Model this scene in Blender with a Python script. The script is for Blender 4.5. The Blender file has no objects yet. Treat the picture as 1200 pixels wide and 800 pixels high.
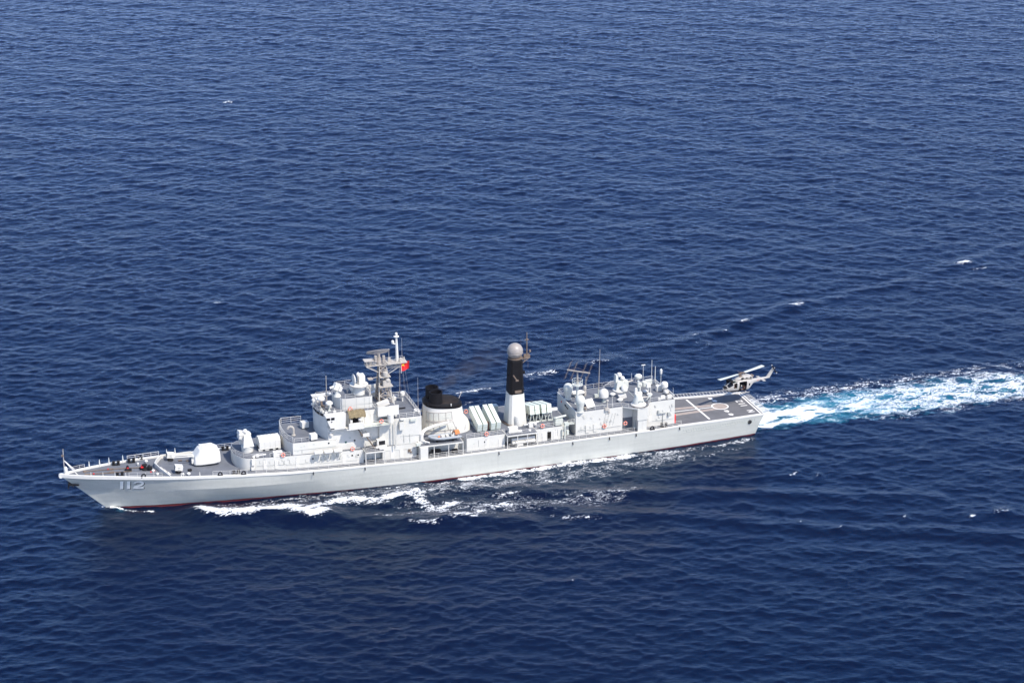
import bpy, bmesh, math, random
import numpy as np
from mathutils import Vector, Matrix, noise as mnoise

R = math.radians
random.seed(7)
scene = bpy.context.scene
col = scene.collection

# ------------------------------------------------------------------ camera
PSI = 0.318243                      # the ship's heading against the picture's x axis
SHIP_AT = (50.135, 465.616)         # centre of the transom on the water
CAM_H = 194.307
PITCH = 0.361145
cam = bpy.data.objects.new('camera', bpy.data.cameras.new('camera'))
col.objects.link(cam)
cam.location = (0, 0, CAM_H)
cam.rotation_euler = (math.pi / 2 - PITCH, 0, 0)
cam.data.sensor_width = 36
cam.data.lens = 84.0
cam.data.clip_start = 1
cam.data.clip_end = 60000
scene.camera = cam

CS, SN = math.cos(PSI), math.sin(PSI)
def ship_dir(v):
    return Vector((-v[0] * CS + v[1] * SN, -v[0] * SN - v[1] * CS, v[2]))
def ship_pt(x, y, z):
    return Vector((SHIP_AT[0], SHIP_AT[1], 0)) + ship_dir((x, y, z))

# ------------------------------------------------------------------ sun and sky
sun_v = ship_dir((-0.37, 0.63, 1.0)).normalized()
SUN_EL = math.asin(sun_v.z)
SUN_AZ = math.atan2(sun_v.x, sun_v.y)
world = bpy.data.worlds.new('World')
scene.world = world
world.use_nodes = True
wn = world.node_tree
sky = wn.nodes.new('ShaderNodeTexSky')
sky.sky_type = 'NISHITA'
sky.sun_disc = False
sky.sun_elevation = SUN_EL
sky.sun_rotation = SUN_AZ
sky.air_density = 0.8
sky.dust_density = 0.8
sky.ozone_density = 3.5
bg = wn.nodes['Background']
bg.inputs[1].default_value = 0.15
tint = wn.nodes.new('ShaderNodeMix')
tint.data_type = 'RGBA'
tint.blend_type = 'MULTIPLY'
tint.inputs[0].default_value = 1
tint.inputs[7].default_value = (0.90, 0.97, 1.10, 1)
wn.links.new(sky.outputs[0], tint.inputs[6])
wn.links.new(tint.outputs[2], bg.inputs[0])
sd = bpy.data.lights.new('sun', 'SUN')
sd.energy = 3.4
sd.angle = R(0.53)
sd.color = (1.0, 0.96, 0.90)
sun = bpy.data.objects.new('sun', sd)
col.objects.link(sun)
sun.location = (200, 300, 400)
sun.rotation_euler = sun_v.to_track_quat('Z', 'Y').to_euler()
scene.view_settings.view_transform = 'Standard'
scene.view_settings.look = 'None'
scene.view_settings.gamma = 1
scene.view_settings.exposure = 0.70

# ------------------------------------------------------------------ materials
def node_mat(name):
    m = bpy.data.materials.new(name)
    m.use_nodes = True
    nt = m.node_tree
    return m, nt, nt.nodes['Principled BSDF']

def N(nt, kind, **kw):
    n = nt.nodes.new(kind)
    for k, v in kw.items():
        if k.startswith('i_'):
            n.inputs[k[2:].replace('_', ' ')].default_value = v
        else:
            setattr(n, k, v)
    return n

def L(nt, a, b):
    nt.links.new(a, b)

def rgba(c):
    return (c[0], c[1], c[2], 1)

def paint(name, c, rough=0.5, var=0.10, scale=0.8, streak=0.0, metallic=0.0, dirt=(0.35, 0.27, 0.2)):
    """weathered paint: blotches, and vertical run-off streaks of grime where asked for"""
    c = (min(.95, c[0] * 1.035), c[1] * 0.97, c[2] * 0.885)
    m, nt, b = node_mat(name)
    tc = N(nt, 'ShaderNodeTexCoord')
    n1 = N(nt, 'ShaderNodeTexNoise', i_Scale=scale, i_Detail=6, i_Roughness=0.65)
    L(nt, tc.outputs['Object'], n1.inputs['Vector'])
    mr = N(nt, 'ShaderNodeMapRange', i_From_Min=0.3, i_From_Max=0.7, i_To_Min=1 - var, i_To_Max=1 + var)
    L(nt, n1.outputs['Fac'], mr.inputs['Value'])
    mul = N(nt, 'ShaderNodeMix', data_type='RGBA', blend_type='MULTIPLY')
    mul.inputs['Factor'].default_value = 1
    mul.inputs[6].default_value = rgba(c)
    L(nt, mr.outputs[0], mul.inputs[7])
    last = mul.outputs[2]
    if streak:
        mp = N(nt, 'ShaderNodeMapping')
        mp.inputs['Scale'].default_value = (1.6, 1.6, 0.12)
        L(nt, tc.outputs['Object'], mp.inputs['Vector'])
        n2 = N(nt, 'ShaderNodeTexNoise', i_Scale=1.3, i_Detail=5, i_Roughness=0.7)
        L(nt, mp.outputs[0], n2.inputs['Vector'])
        m2 = N(nt, 'ShaderNodeMapRange', i_From_Min=0.55, i_From_Max=0.78, i_To_Min=0, i_To_Max=streak)
        L(nt, n2.outputs['Fac'], m2.inputs['Value'])
        mx = N(nt, 'ShaderNodeMix', data_type='RGBA')
        L(nt, m2.outputs[0], mx.inputs['Factor'])
        L(nt, last, mx.inputs[6])
        mx.inputs[7].default_value = rgba([c[i] * dirt[i] * 2 for i in range(3)])
        last = mx.outputs[2]
    L(nt, last, b.inputs['Base Color'])
    b.inputs['Roughness'].default_value = rough
    if max(c) < 0.03 and rough > 0.5: b.inputs['Specular IOR Level'].default_value = 0.12
    b.inputs['Metallic'].default_value = metallic
    return m

M = {}
M['white'] = paint('white_paint', (0.62, 0.625, 0.592), 0.45, 0.05, 0.5, streak=0.16)
M['bright'] = paint('bright_white_paint', (0.665, 0.665, 0.635), 0.45, 0.04, 1.2)
M['pale'] = paint('pale_grey_paint', (0.52, 0.56, 0.52), 0.5, 0.07, 0.8, streak=0.12)
M['deck'] = paint('grey_deck_paint', (0.122, 0.134, 0.158), 0.75, 0.16, 0.45)
M['flight'] = paint('dark_flight_deck', (0.122, 0.122, 0.128), 0.8, 0.14, 0.5)
M['tan'] = paint('tan_worn_track', (0.33, 0.28, 0.25), 0.8, 0.15, 1.5)
M['net'] = paint('net_frame', (0.46, 0.46, 0.45), 0.6, 0.1, 2)
M['pipe'] = paint('pipe_grey', (0.36, 0.385, 0.38), 0.6, 0.15, 2)
M['digit'] = paint('number_white', (0.94, 0.93, 0.90), 0.5, 0.03, 3)
M['mark'] = paint('deck_marking_white', (0.74, 0.73, 0.70), 0.7, 0.12, 2.5)
M['black'] = paint('sooty_black', (0.007, 0.0065, 0.007), 0.6, 0.3, 1.2)
M['soot'] = paint('brown_soot', (0.022, 0.018, 0.016), 0.8, 0.5, 0.7)
M['dark'] = paint('dark_fitting', (0.018, 0.018, 0.02), 0.6, 0.2, 2)
M['glass'] = paint('dark_window', (0.008, 0.009, 0.011), 0.08, 0.05, 2)
M['red'] = paint('red_paint', (0.62, 0.02, 0.02), 0.5, 0.08, 3)
M['orange'] = paint('orange_red', (0.74, 0.20, 0.13), 0.5, 0.06, 3)
M['safety_orange'] = paint('orange_cover', (0.78, 0.28, 0.10), 0.55, 0.06, 3)
M['canvas'] = paint('olive_canvas', (0.20, 0.16, 0.09), 0.9, 0.3, 3)
M['brown'] = paint('brown_cover', (0.22, 0.12, 0.09), 0.9, 0.2, 3)
M['lattice'] = paint('weathered_lattice', (0.34, 0.31, 0.28), 0.6, 0.25, 2.5)
M['aged'] = paint('aged_brown_metal', (0.16, 0.12, 0.09), 0.6, 0.3, 2.5)
M['mast_grey'] = paint('mast_white', (0.44, 0.42, 0.385), 0.5, 0.15, 2, streak=0.25)
M['radome'] = paint('smoke_stained_radome', (0.31, 0.285, 0.265), 0.4, 0.08, 1.0)
M['tube'] = paint('canister_pale_green', (0.63, 0.70, 0.645), 0.5, 0.05, 1.0, streak=0.1)
M['dome'] = paint('radome_green_white', (0.60, 0.625, 0.59), 0.45, 0.03, 1.0)
M['rubber'] = paint('grey_rubber_tube', (0.30, 0.33, 0.36), 0.6, 0.08, 2)
M['louvre'] = paint('louvre_grey', (0.58, 0.59, 0.54), 0.6, 0.12, 3)
M['heli'] = paint('helicopter_grey', (0.39, 0.38, 0.36), 0.45, 0.1, 1.5, streak=0.15)
M['cabin'] = paint('dark_cabin', (0.015, 0.014, 0.013), 0.9, 0.2, 3)
M['skin'] = paint('skin', (0.45, 0.26, 0.18), 0.6, 0.05, 4)
M['suit'] = paint('flight_suit', (0.06, 0.08, 0.12), 0.9, 0.1, 4)
M['flag'] = paint('flag_red', (0.80, 0.012, 0.015), 0.75, 0.05, 3)
M['star'] = paint('flag_yellow', (0.85, 0.6, 0.03), 0.75, 0.03, 3)
M['teal'] = paint('teal_tinted_glass', (0.01, 0.10, 0.08), 0.1, 0.05, 3)

def hull_material():
    m, nt, b = node_mat('hull_paint')
    tc = N(nt, 'ShaderNodeTexCoord')
    sp = N(nt, 'ShaderNodeSeparateXYZ')
    L(nt, tc.outputs['Object'], sp.inputs[0])
    mp = N(nt, 'ShaderNodeMapping')
    mp.inputs['Scale'].default_value = (0.10, 0.5, 1.1)
    L(nt, tc.outputs['Object'], mp.inputs['Vector'])
    n1 = N(nt, 'ShaderNodeTexNoise', i_Scale=1.0, i_Detail=7, i_Roughness=0.65)
    L(nt, mp.outputs[0], n1.inputs['Vector'])
    mp2 = N(nt, 'ShaderNodeMapping')
    mp2.inputs['Scale'].default_value = (1.2, 1.2, 0.07)
    L(nt, tc.outputs['Object'], mp2.inputs['Vector'])
    n2 = N(nt, 'ShaderNodeTexNoise', i_Scale=1.0, i_Detail=5, i_Roughness=0.7)
    L(nt, mp2.outputs[0], n2.inputs['Vector'])
    c1 = N(nt, 'ShaderNodeMix', data_type='RGBA')
    mr = N(nt, 'ShaderNodeMapRange', i_From_Min=0.32, i_From_Max=0.68)
    L(nt, n1.outputs['Fac'], mr.inputs['Value'])
    L(nt, mr.outputs[0], c1.inputs['Factor'])
    c1.inputs[6].default_value = (0.495, 0.48, 0.41, 1)
    c1.inputs[7].default_value = (0.565, 0.55, 0.475, 1)
    c2 = N(nt, 'ShaderNodeMix', data_type='RGBA')
    m2 = N(nt, 'ShaderNodeMapRange', i_From_Min=0.52, i_From_Max=0.8, i_To_Max=0.26)
    L(nt, n2.outputs['Fac'], m2.inputs['Value'])
    L(nt, m2.outputs[0], c2.inputs['Factor'])
    L(nt, c1.outputs[2], c2.inputs[6])
    c2.inputs[7].default_value = (0.36, 0.33, 0.29, 1)
    # boot topping: red below the waterline mark, a thin dark line over it
    n3 = N(nt, 'ShaderNodeTexNoise', i_Scale=0.5, i_Detail=4)
    L(nt, tc.outputs['Object'], n3.inputs['Vector'])
    ad = N(nt, 'ShaderNodeMath', operation='MULTIPLY_ADD')
    L(nt, n3.outputs['Fac'], ad.inputs[0])
    ad.inputs[1].default_value = 0.16
    L(nt, sp.outputs['Z'], ad.inputs[2])
    def below(z):
        q = N(nt, 'ShaderNodeMath', operation='LESS_THAN')
        L(nt, ad.outputs[0], q.inputs[0])
        q.inputs[1].default_value = z
        return q.outputs[0]
    c3 = N(nt, 'ShaderNodeMix', data_type='RGBA')
    L(nt, below(0.29), c3.inputs['Factor'])
    L(nt, c2.outputs[2], c3.inputs[6])
    c3.inputs[7].default_value = (0.07, 0.05, 0.05, 1)
    c4 = N(nt, 'ShaderNodeMix', data_type='RGBA')
    L(nt, below(0.2), c4.inputs['Factor'])
    L(nt, c3.outputs[2], c4.inputs[6])
    c4.inputs[7].default_value = (0.15, 0.02, 0.016, 1)
    L(nt, c4.outputs[2], b.inputs['Base Color'])
    b.inputs['Roughness'].default_value = 0.45
    mp3 = N(nt, 'ShaderNodeMapping'); mp3.inputs['Scale'].default_value = (0.75, 0.2, 0.55)
    L(nt, tc.outputs['Object'], mp3.inputs['Vector'])
    n5 = N(nt, 'ShaderNodeTexNoise', i_Scale=1.0, i_Detail=2)
    L(nt, mp3.outputs[0], n5.inputs['Vector'])
    bp = N(nt, 'ShaderNodeBump', i_Strength=0.4, i_Distance=0.12)
    L(nt, n5.outputs['Fac'], bp.inputs['Height']); L(nt, bp.outputs[0], b.inputs['Normal'])
    return m
M['hull'] = hull_material()

def glass_material():
    m, nt, b = node_mat('clear_canopy')
    b.inputs['Base Color'].default_value = (0.75, 0.9, 0.88, 1)
    b.inputs['Roughness'].default_value = 0.03
    b.inputs['Transmission Weight'].default_value = 1
    b.inputs['IOR'].default_value = 1.05
    n = N(nt, 'ShaderNodeTexNoise', i_Scale=4)
    mr = N(nt, 'ShaderNodeMapRange', i_To_Min=0.02, i_To_Max=0.08)
    L(nt, n.outputs['Fac'], mr.inputs['Value'])
    L(nt, mr.outputs[0], b.inputs['Roughness'])
    return m
M['canopy'] = glass_material()

# ------------------------------------------------------------------ mesh helper
def lerp(x, xs, ys):
    return float(np.interp(x, xs, ys))

class MB:
    def __init__(self):
        self.v, self.f, self.ch = [], [], []
    def add(self, vs, fs):
        o, of = len(self.v), len(self.f)
        self.v += [tuple(p) for p in vs]
        self.f += [tuple(i + o for i in q) for q in fs]
        self.ch.append((o, len(self.v), of, len(self.f)))
        return self
    def hexa(self, p):                      # 4 bottom corners (ccw), 4 top corners
        return self.add(p, [(3, 2, 1, 0), (4, 5, 6, 7), (0, 1, 5, 4), (1, 2, 6, 5), (2, 3, 7, 6), (3, 0, 4, 7)])
    def box(self, c, s, rz=0, tilt=None):
        x, y, z = s[0] / 2, s[1] / 2, s[2] / 2
        p = [(-x, -y, -z), (x, -y, -z), (x, y, -z), (-x, y, -z), (-x, -y, z), (x, -y, z), (x, y, z), (-x, y, z)]
        m = Matrix.Translation(c) @ Matrix.Rotation(rz, 4, 'Z')
        if tilt is not None:
            m = m @ tilt.to_4x4()
        return self.hexa([m @ Vector(q) for q in p])
    def span(self, x0, x1, y0, y1, z0, z1):
        return self.box(((x0 + x1) / 2, (y0 + y1) / 2, (z0 + z1) / 2), (abs(x1 - x0), abs(y1 - y0), abs(z1 - z0)))
    def prism(self, poly, zb, zt, top=True, bottom=True):
        """poly ccw seen from above; zb / zt numbers or functions of (x, y)"""
        fb = zb if callable(zb) else (lambda x, y: zb)
        ft = zt if callable(zt) else (lambda x, y: zt)
        n = len(poly)
        vs = [(x, y, fb(x, y)) for x, y in poly] + [(x, y, ft(x, y)) for x, y in poly]
        fs = [(i, (i + 1) % n, n + (i + 1) % n, n + i) for i in range(n)]
        if top: fs.append(tuple(range(n, 2 * n)))
        if bottom: fs.append(tuple(reversed(range(n))))
        return self.add(vs, fs)
    def tube(self, p, q, r, r2=None, n=8, caps=True):
        p, q = Vector(p), Vector(q)
        r2 = r if r2 is None else r2
        d = (q - p)
        if d.length < 1e-6: return self
        a = d.normalized().orthogonal().normalized()
        b = d.normalized().cross(a)
        vs = []
        for c, rr in ((p, r), (q, r2)):
            for i in range(n):
                t = 2 * math.pi * i / n
                vs.append(c + a * (rr * math.cos(t)) + b * (rr * math.sin(t)))
        fs = [(i, (i + 1) % n, n + (i + 1) % n, n + i) for i in range(n)]
        if caps: fs += [tuple(reversed(range(n))), tuple(range(n, 2 * n))]
        return self.add(vs, fs)
    def path(self, pts, r, n=6):
        for a, b in zip(pts[:-1], pts[1:]):
            self.tube(a, b, r, n=n)
        return self
    def lathe(self, prof, c=(0, 0, 0), n=20, sx=1, sy=1, rot=None):
        """prof: (radius, z) from bottom to top"""
        vs = []
        for r, z in prof:
            for i in range(n):
                t = 2 * math.pi * i / n
                p = Vector((max(r, 0.001) * math.cos(t) * sx, max(r, 0.001) * math.sin(t) * sy, z))
                if rot is not None: p = rot @ p
                vs.append(p + Vector(c))
        k = len(prof)
        fs = []
        for j in range(k - 1):
            for i in range(n):
                fs.append((j * n + i, j * n + (i + 1) % n, (j + 1) * n + (i + 1) % n, (j + 1) * n + i))
        fs += [tuple(reversed(range(n))), tuple(range((k - 1) * n, k * n))]
        return self.add(vs, fs)
    def ball(self, c, r, n=20, sz=1.0, cut=None):
        m = n // 2
        prof = []
        for j in range(m + 1):
            t = -math.pi / 2 + math.pi * j / m
            if cut is not None and math.sin(t) < cut: continue
            prof.append((r * math.cos(t), r * math.sin(t) * sz))
        return self.lathe(prof, c, n)
    def ring(self, c, r, t, rot=None, n=20, k=8):
        vs, fs = [], []
        for i in range(n):
            a = 2 * math.pi * i / n
            for j in range(k):
                b = 2 * math.pi * j / k
                p = Vector(((r + t * math.cos(b)) * math.cos(a), (r + t * math.cos(b)) * math.sin(a), t * math.sin(b)))
                if rot is not None: p = rot @ p
                vs.append(p + Vector(c))
        for i in range(n):
            for j in range(k):
                fs.append((i * k + j, ((i + 1) % n) * k + j, ((i + 1) % n) * k + (j + 1) % k, i * k + (j + 1) % k))
        return self.add(vs, fs)
    def strip(self, pts, w, z=None):
        """flat ribbon along pts (x, y, z) of width w, lying level"""
        vs, fs = [], []
        for i, p in enumerate(pts):
            a = Vector(pts[max(i - 1, 0)]); b = Vector(pts[min(i + 1, len(pts) - 1)])
            d = (b - a); d.z = 0; d.normalize()
            s = Vector((-d.y, d.x, 0)) * w / 2
            vs += [Vector(p) + s, Vector(p) - s]
        for i in range(len(pts) - 1):
            fs.append((2 * i + 1, 2 * i + 3, 2 * i + 2, 2 * i))
        return self.add(vs, fs)
    def clusters(self, gap):
        """connected groups of pieces that lie apart from one another"""
        n = len(self.ch)
        lab = list(range(n))
        def find(i):
            while lab[i] != i:
                lab[i] = lab[lab[i]]; i = lab[i]
            return i
        bb = []
        for v0, v1, f0, f1 in self.ch:
            a = np.array(self.v[v0:v1], dtype=float); bb.append((a.min(0) - gap, a.max(0) + gap))
        for i in range(n):
            for j in range(i):
                if (bb[i][0] <= bb[j][1]).all() and (bb[j][0] <= bb[i][1]).all(): lab[find(i)] = find(j)
        out = {}
        for i in range(n): out.setdefault(find(i), []).append(i)
        res = []
        for ids in out.values():
            m = MB()
            for i in ids:
                v0, v1, f0, f1 = self.ch[i]
                m.add(self.v[v0:v1], [tuple(k - v0 for k in f) for f in self.f[f0:f1]])
            res.append(m)
        return res
    def build(self, name, mat, parent=None, loc=None, smooth=35):
        me = bpy.data.meshes.new(name)
        me.from_pydata(self.v, [], self.f)
        me.validate()
        bm = bmesh.new(); bm.from_mesh(me)
        bmesh.ops.recalc_face_normals(bm, faces=bm.faces)
        bm.to_mesh(me); bm.free()
        if smooth:
            me.polygons.foreach_set('use_smooth', [True] * len(me.polygons))
            me.set_sharp_from_angle(angle=R(smooth))
        me.materials.append(mat)
        o = bpy.data.objects.new(name, me)
        col.objects.link(o)
        if parent is not None: o.parent = parent
        if loc is not None: o.location = loc
        return o

def tag(o, label=None, cat=None, group=None, kind=None):
    if label: o['label'] = label
    if cat: o['category'] = cat
    if group: o['group'] = group
    if kind: o['kind'] = kind
    return o

def copy_part(o, parent, loc=None, rz=None):
    c = o.copy(); col.objects.link(c); c.parent = parent
    if loc is not None: c.location = loc
    if rz is not None: c.rotation_euler = (0, 0, rz)
    for ch in [k for k in bpy.data.objects if k.parent == o]:
        copy_part(ch, c)
    return c

def empty(name, loc, rz=0):
    o = bpy.data.objects.new(name, None)
    col.objects.link(o)
    o.location = loc
    o.rotation_euler = (0, 0, rz)
    o.empty_display_size = 1
    return o

# ================================================================== SHIP DATA
XD = [-1, 8.6, 19, 34, 48, 62, 75, 86, 97, 101, 110, 120, 125, 134, 141, 145]
ZD = [4.5, 4.6, 4.85, 4.85, 4.78, 4.78, 4.85, 5.2, 5.6, 5.75, 6.2, 6.65, 6.95, 7.5, 7.8, 7.95]
def zd(x): return lerp(x, XD, ZD)
BX = [-0.4, 8.6, 19, 25, 90, 96, 101, 110, 119.8, 124.7, 129.5, 134.2, 138, 141.2, 143.2, 144.1]
BY = [6.4, 6.95, 7.6, 8.0, 8.0, 7.92, 7.76, 7.16, 6.1, 5.4, 4.55, 3.5, 2.5, 1.45, 0.6, 0.25]
WX = [1.2, 11, 17.6, 30, 57, 71, 76.6, 88.7, 98.7, 105.5, 114, 123, 127, 131, 134.5, 135.7]
WY = [5.7, 6.5, 6.95, 7.55, 7.75, 7.75, 7.6, 6.9, 5.75, 5.05, 4.0, 2.7, 2.0, 1.1, 0.3, 0.05]
def bd(x): return lerp(x, BX, BY)
def bw(x): return lerp(x, WX, WY)
KN_END = 140.2
def bk(x):
    if x < 100: return 0.32 * bw(min(x, 135)) + 0.68 * bd(x)
    u = (x - 100) / (KN_END - 100)
    y0 = 0.32 * bw(100) + 0.68 * bd(100)
    return max(0.06, y0 * (1 - u ** 1.75) ** 0.95) if u < 1 else 0.06
def zk(x): return lerp(x, [0, 60, 100, 140], [2.6, 2.7, 3.3, 4.25])
Z01X, Z01 = [40, 62, 75, 86, 97, 110], [7.55, 7.6, 7.75, 7.95, 8.3, 8.6]
def z01(x, y=0): return lerp(x, Z01X, Z01)
def hull_y(x, z):
    if z >= zk(x):
        t = (z - zk(x)) / (zd(x) - zk(x)); return bk(x) + (bd(x) - bk(x)) * t
    t = z / zk(x); return bw(x) + (bk(x) - bw(x)) * t

# ================================================================== SEA
def build_sea():
    rng = np.random.default_rng(11)
    Lt, n = 540.0, 1728
    k1 = np.fft.fftfreq(n, Lt / n) * 2 * np.pi
    KX, KY = np.meshgrid(k1, k1, indexing='ij')
    K = np.sqrt(KX ** 2 + KY ** 2); K[0, 0] = 1
    def spectrum(lp, hs, ang, spread, lmin):
        kp = 2 * np.pi / lp
        S = K ** -4.0 * np.exp(-1.25 * (kp / K) ** 2) * np.exp(-(K * lmin / 6.28) ** 2)
        c = (KX * np.cos(ang) + KY * np.sin(ang)) / K
        S = S * (0.04 + np.abs(c) ** spread)
        S[0, 0] = 0
        ph = rng.normal(size=K.shape) + 1j * rng.normal(size=K.shape)
        H = np.sqrt(S) * ph
        h = np.real(np.fft.ifft2(H))
        return H * (hs / 4 / h.std())
    H = (spectrum(11, 0.20, R(97), 3, 0.5) + spectrum(5.2, 0.215, R(84), 1.6, 0.45)
         + spectrum(2.6, 0.14, R(92), 1, 0.4) + spectrum(28, 0.26, R(66), 6, 2))
    h = np.real(np.fft.ifft2(H))
    dx = np.real(np.fft.ifft2(1j * KX / K * H)) * 0.95
    dy = np.real(np.fft.ifft2(1j * KY / K * H)) * 0.95

    def axis(lo, hi, step0, step1, far, grow=1.16):
        a = [lo]
        while a[-1] < hi:
            t = (a[-1] - lo) / (hi - lo)
            a.append(a[-1] + step0 + (step1 - step0) * t)
        s = step0; b = [lo]
        while b[-1] > -far:
            s *= grow; b.append(b[-1] - s)
        s = step1; c = [a[-1]]
        while c[-1] < far:
            s *= grow; c.append(c[-1] + s)
        return np.array(list(reversed(b[1:])) + a + c[1:])
    gx = axis(-220, 220, 0.36, 0.36, 30000)
    gy = axis(338, 970, 0.36, 0.74, 30000)
    X, Y = np.meshgrid(gx, gy, indexing='ij')
    def samp(T, fx, fy):
        i0 = np.floor(fx).astype(int); j0 = np.floor(fy).astype(int)
        tx, ty = fx - i0, fy - j0
        i0 %= n; j0 %= n; i1 = (i0 + 1) % n; j1 = (j0 + 1) % n
        return (T[i0, j0] * (1 - tx) + T[i1, j0] * tx) * (1 - ty) + (T[i0, j1] * (1 - tx) + T[i1, j1] * tx) * ty
    fx, fy = X / Lt * n, Y / Lt * n
    ex = np.clip((np.maximum(-X - 215, X - 215)) / 60, 0, 1)
    ey = np.clip(np.maximum((345 - Y) / 40, (Y - 960) / 120), 0, 1)
    amp = (1 - ex) * (1 - ey)
    # ship coordinates of every point
    ux, uy = X - SHIP_AT[0], Y - SHIP_AT[1]
    SX = -ux * CS - uy * SN
    SY = ux * SN - uy * CS
    near = (SX > -160) & (SX < 200) & (np.abs(SY) < 130)

    foam = np.zeros_like(X); lace = np.zeros_like(X); aer = np.zeros_like(X); calm = np.zeros_like(X); lift = np.zeros_like(X)
    def seg_dist(pts):
        x0, x1 = min(p[0] for p in pts) - 30, max(p[0] for p in pts) + 30
        y0, y1 = min(p[1] for p in pts) - 30, max(p[1] for p in pts) + 30
        idx = np.where((SX > x0) & (SX < x1) & (SY > y0) & (SY < y1))
        px, py = SX[idx], SY[idx]
        best = np.full(px.shape, 1e9); 
        for a, b in zip(pts[:-1], pts[1:]):
            vx, vy = b[0] - a[0], b[1] - a[1]
            l2 = vx * vx + vy * vy + 1e-9
            t = np.clip(((px - a[0]) * vx + (py - a[1]) * vy) / l2, 0, 1)
            best = np.minimum(best, np.hypot(px - a[0] - t * vx, py - a[1] - t * vy))
        return idx, best
    def stroke(pts, w, s, up=0.0, soft=2.2, arr=None):
        arr = foam if arr is None else arr
        if len(pts) == 1: pts = [pts[0], (pts[0][0] + 0.6, pts[0][1])]
        idx, d = seg_dist(pts)
        g = np.exp(-(d / w) ** 2)
        arr[idx] = np.maximum(arr[idx], (s if arr is not foam else s * 0.76) * g)
        if up: lift[idx] += up * np.exp(-(d / (w * soft)) ** 2)
    # bow wave thrown off the port side
    stroke([(119.0, 6.2), (117.4, 9.2), (115.1, 11.4), (110.6, 12.0), (106.2, 11.6), (102.4, 13.1), (100.3, 16.0), (98.7, 17.3), (96.0, 16.2)], 1.8, 0.98, 0.75)
    stroke([(116.0, 10.6), (112.6, 10.6), (108.2, 10.4), (104, 10.8), (100.6, 12.6)], 2.3, 0.86, 0.2)
    stroke([(99.4, 15.1), (96.4, 13.2), (92.6, 11.5), (88.5, 12.4), (84.6, 13.8), (81.5, 13.2), (78.6, 13.8)], 1.9, 0.92, 0.55)
    stroke([(92.6, 12.6), (88.5, 13.6), (84.6, 14.9)], 1.6, 0.62)
    stroke([(113.0, 8.1), (108.0, 8.1), (103.1, 9.3), (100.6, 9.3)], 1.0, 0.62)
    stroke([(76.7, 12.5), (77.2, 16.6), (76.2, 20.2), (73.7, 20.6), (71.4, 19.3)], 2.3, 0.82, 0.25)
    stroke([(81.1, 25.2), (79.1, 26.5), (76.7, 26.9)], 1.1, 0.72, 0.3)
    stroke([(86.5, 19.5), (84.5, 20.3)], 1.3, 0.6)
    stroke([(72.9, 25.5), (70.4, 24.6), (69.6, 26.9), (67.6, 24.8)], 1.7, 0.8, 0.25)
    stroke([(66.1, 21.9), (64.0, 23.0), (60.9, 23.4)], 1.5, 0.76, 0.25)
    stroke([(64.7, 17.3), (60.9, 19.0), (57.2, 18.7)], 1.5, 0.58)
    stroke([(54.4, 30.6), (52.0, 33.0), (48.5, 34.1), (46.7, 34.7)], 1.2, 0.62, 0.4)
    stroke([(54.0, 25.1), (51.4, 25.1), (50.0, 24.7)], 1.2, 0.6, 0.2)
    stroke([(41.0, 24.3), (37.9, 24.8), (34.5, 24.2)], 1.5, 0.62, 0.2)
    stroke([(50.0, 14.3), (46.0, 14.8)], 1.6, 0.6)
    stroke([(66.4, 8.6), (59.1, 8.3), (51.9, 8.3), (44.7, 8.4), (37.4, 8.5), (29.8, 8.4)], 1.7, 0.86, 0.1)
    stroke([(66.4, 9.6), (59.1, 9.6), (51.9, 9.8), (44.7, 9.8), (37.4, 9.8)], 2.6, 0.5)
    stroke([(30.0, 8.9), (24.4, 8.9), (16.9, 9.0), (9.2, 8.6), (3.1, 7.8)], 1.6, 0.62)
    stroke([(118.5, 5.0), (112.7, 6.0), (102.8, 7.2), (91.0, 8.1), (79.0, 9.0), (65.7, 9.2)], 1.2, 0.58)
    stroke([(136.4, -0.2), (134.2, 0.8), (132.0, 2.0), (129.6, 3.4), (127.2, 4.0)], 0.5, 0.85)
    stroke([(27.9, 15.4), (20.9, 14.1), (12.6, 12.2), (6.6, 11.4)], 1.7, 0.52)
    stroke([(98, 9.6), (80, 12), (60, 13), (40, 13), (20, 11)], 5.0, 0.50, arr=lace)
    stroke([(80, 20), (60, 24), (40, 25)], 6, 0.44, arr=lace)
    stroke([(122, 6), (112, 9), (98, 13), (84, 12)], 5, 0.25, arr=aer)
    stroke([(66, 9), (40, 9.5), (10, 9)], 4.0, 0.22, arr=aer)
    stroke([(134, 1.5), (128, 4.6), (124, 5.4)], 2.2, 0.35, arr=aer)
    # starboard and far breaking crests
    for p, w, s in [([(36.5, -39.2), (33.3, -39.8), (30.1, -39.8)], 1.6, 0.78), ([(53.2, -34.2), (49.3, -34.4), (47, -34.2)], 1.5, 0.85),
                    ([(20.7, -42.3), (16.4, -43.1)], 1.2, 0.7), ([(36.4, -36.5), (35, -37.1)], 1.0, 0.7), ([(44, -31), (40, -32)], 1.6, 0.55),
                    ([(57, -29), (50, -28)], 2.2, 0.5), ([(62.5, -31.6), (60.8, -32.0)], 0.7, 0.85)]:
        stroke(p, w * 1.2, s * .8, 0.4)
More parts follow.
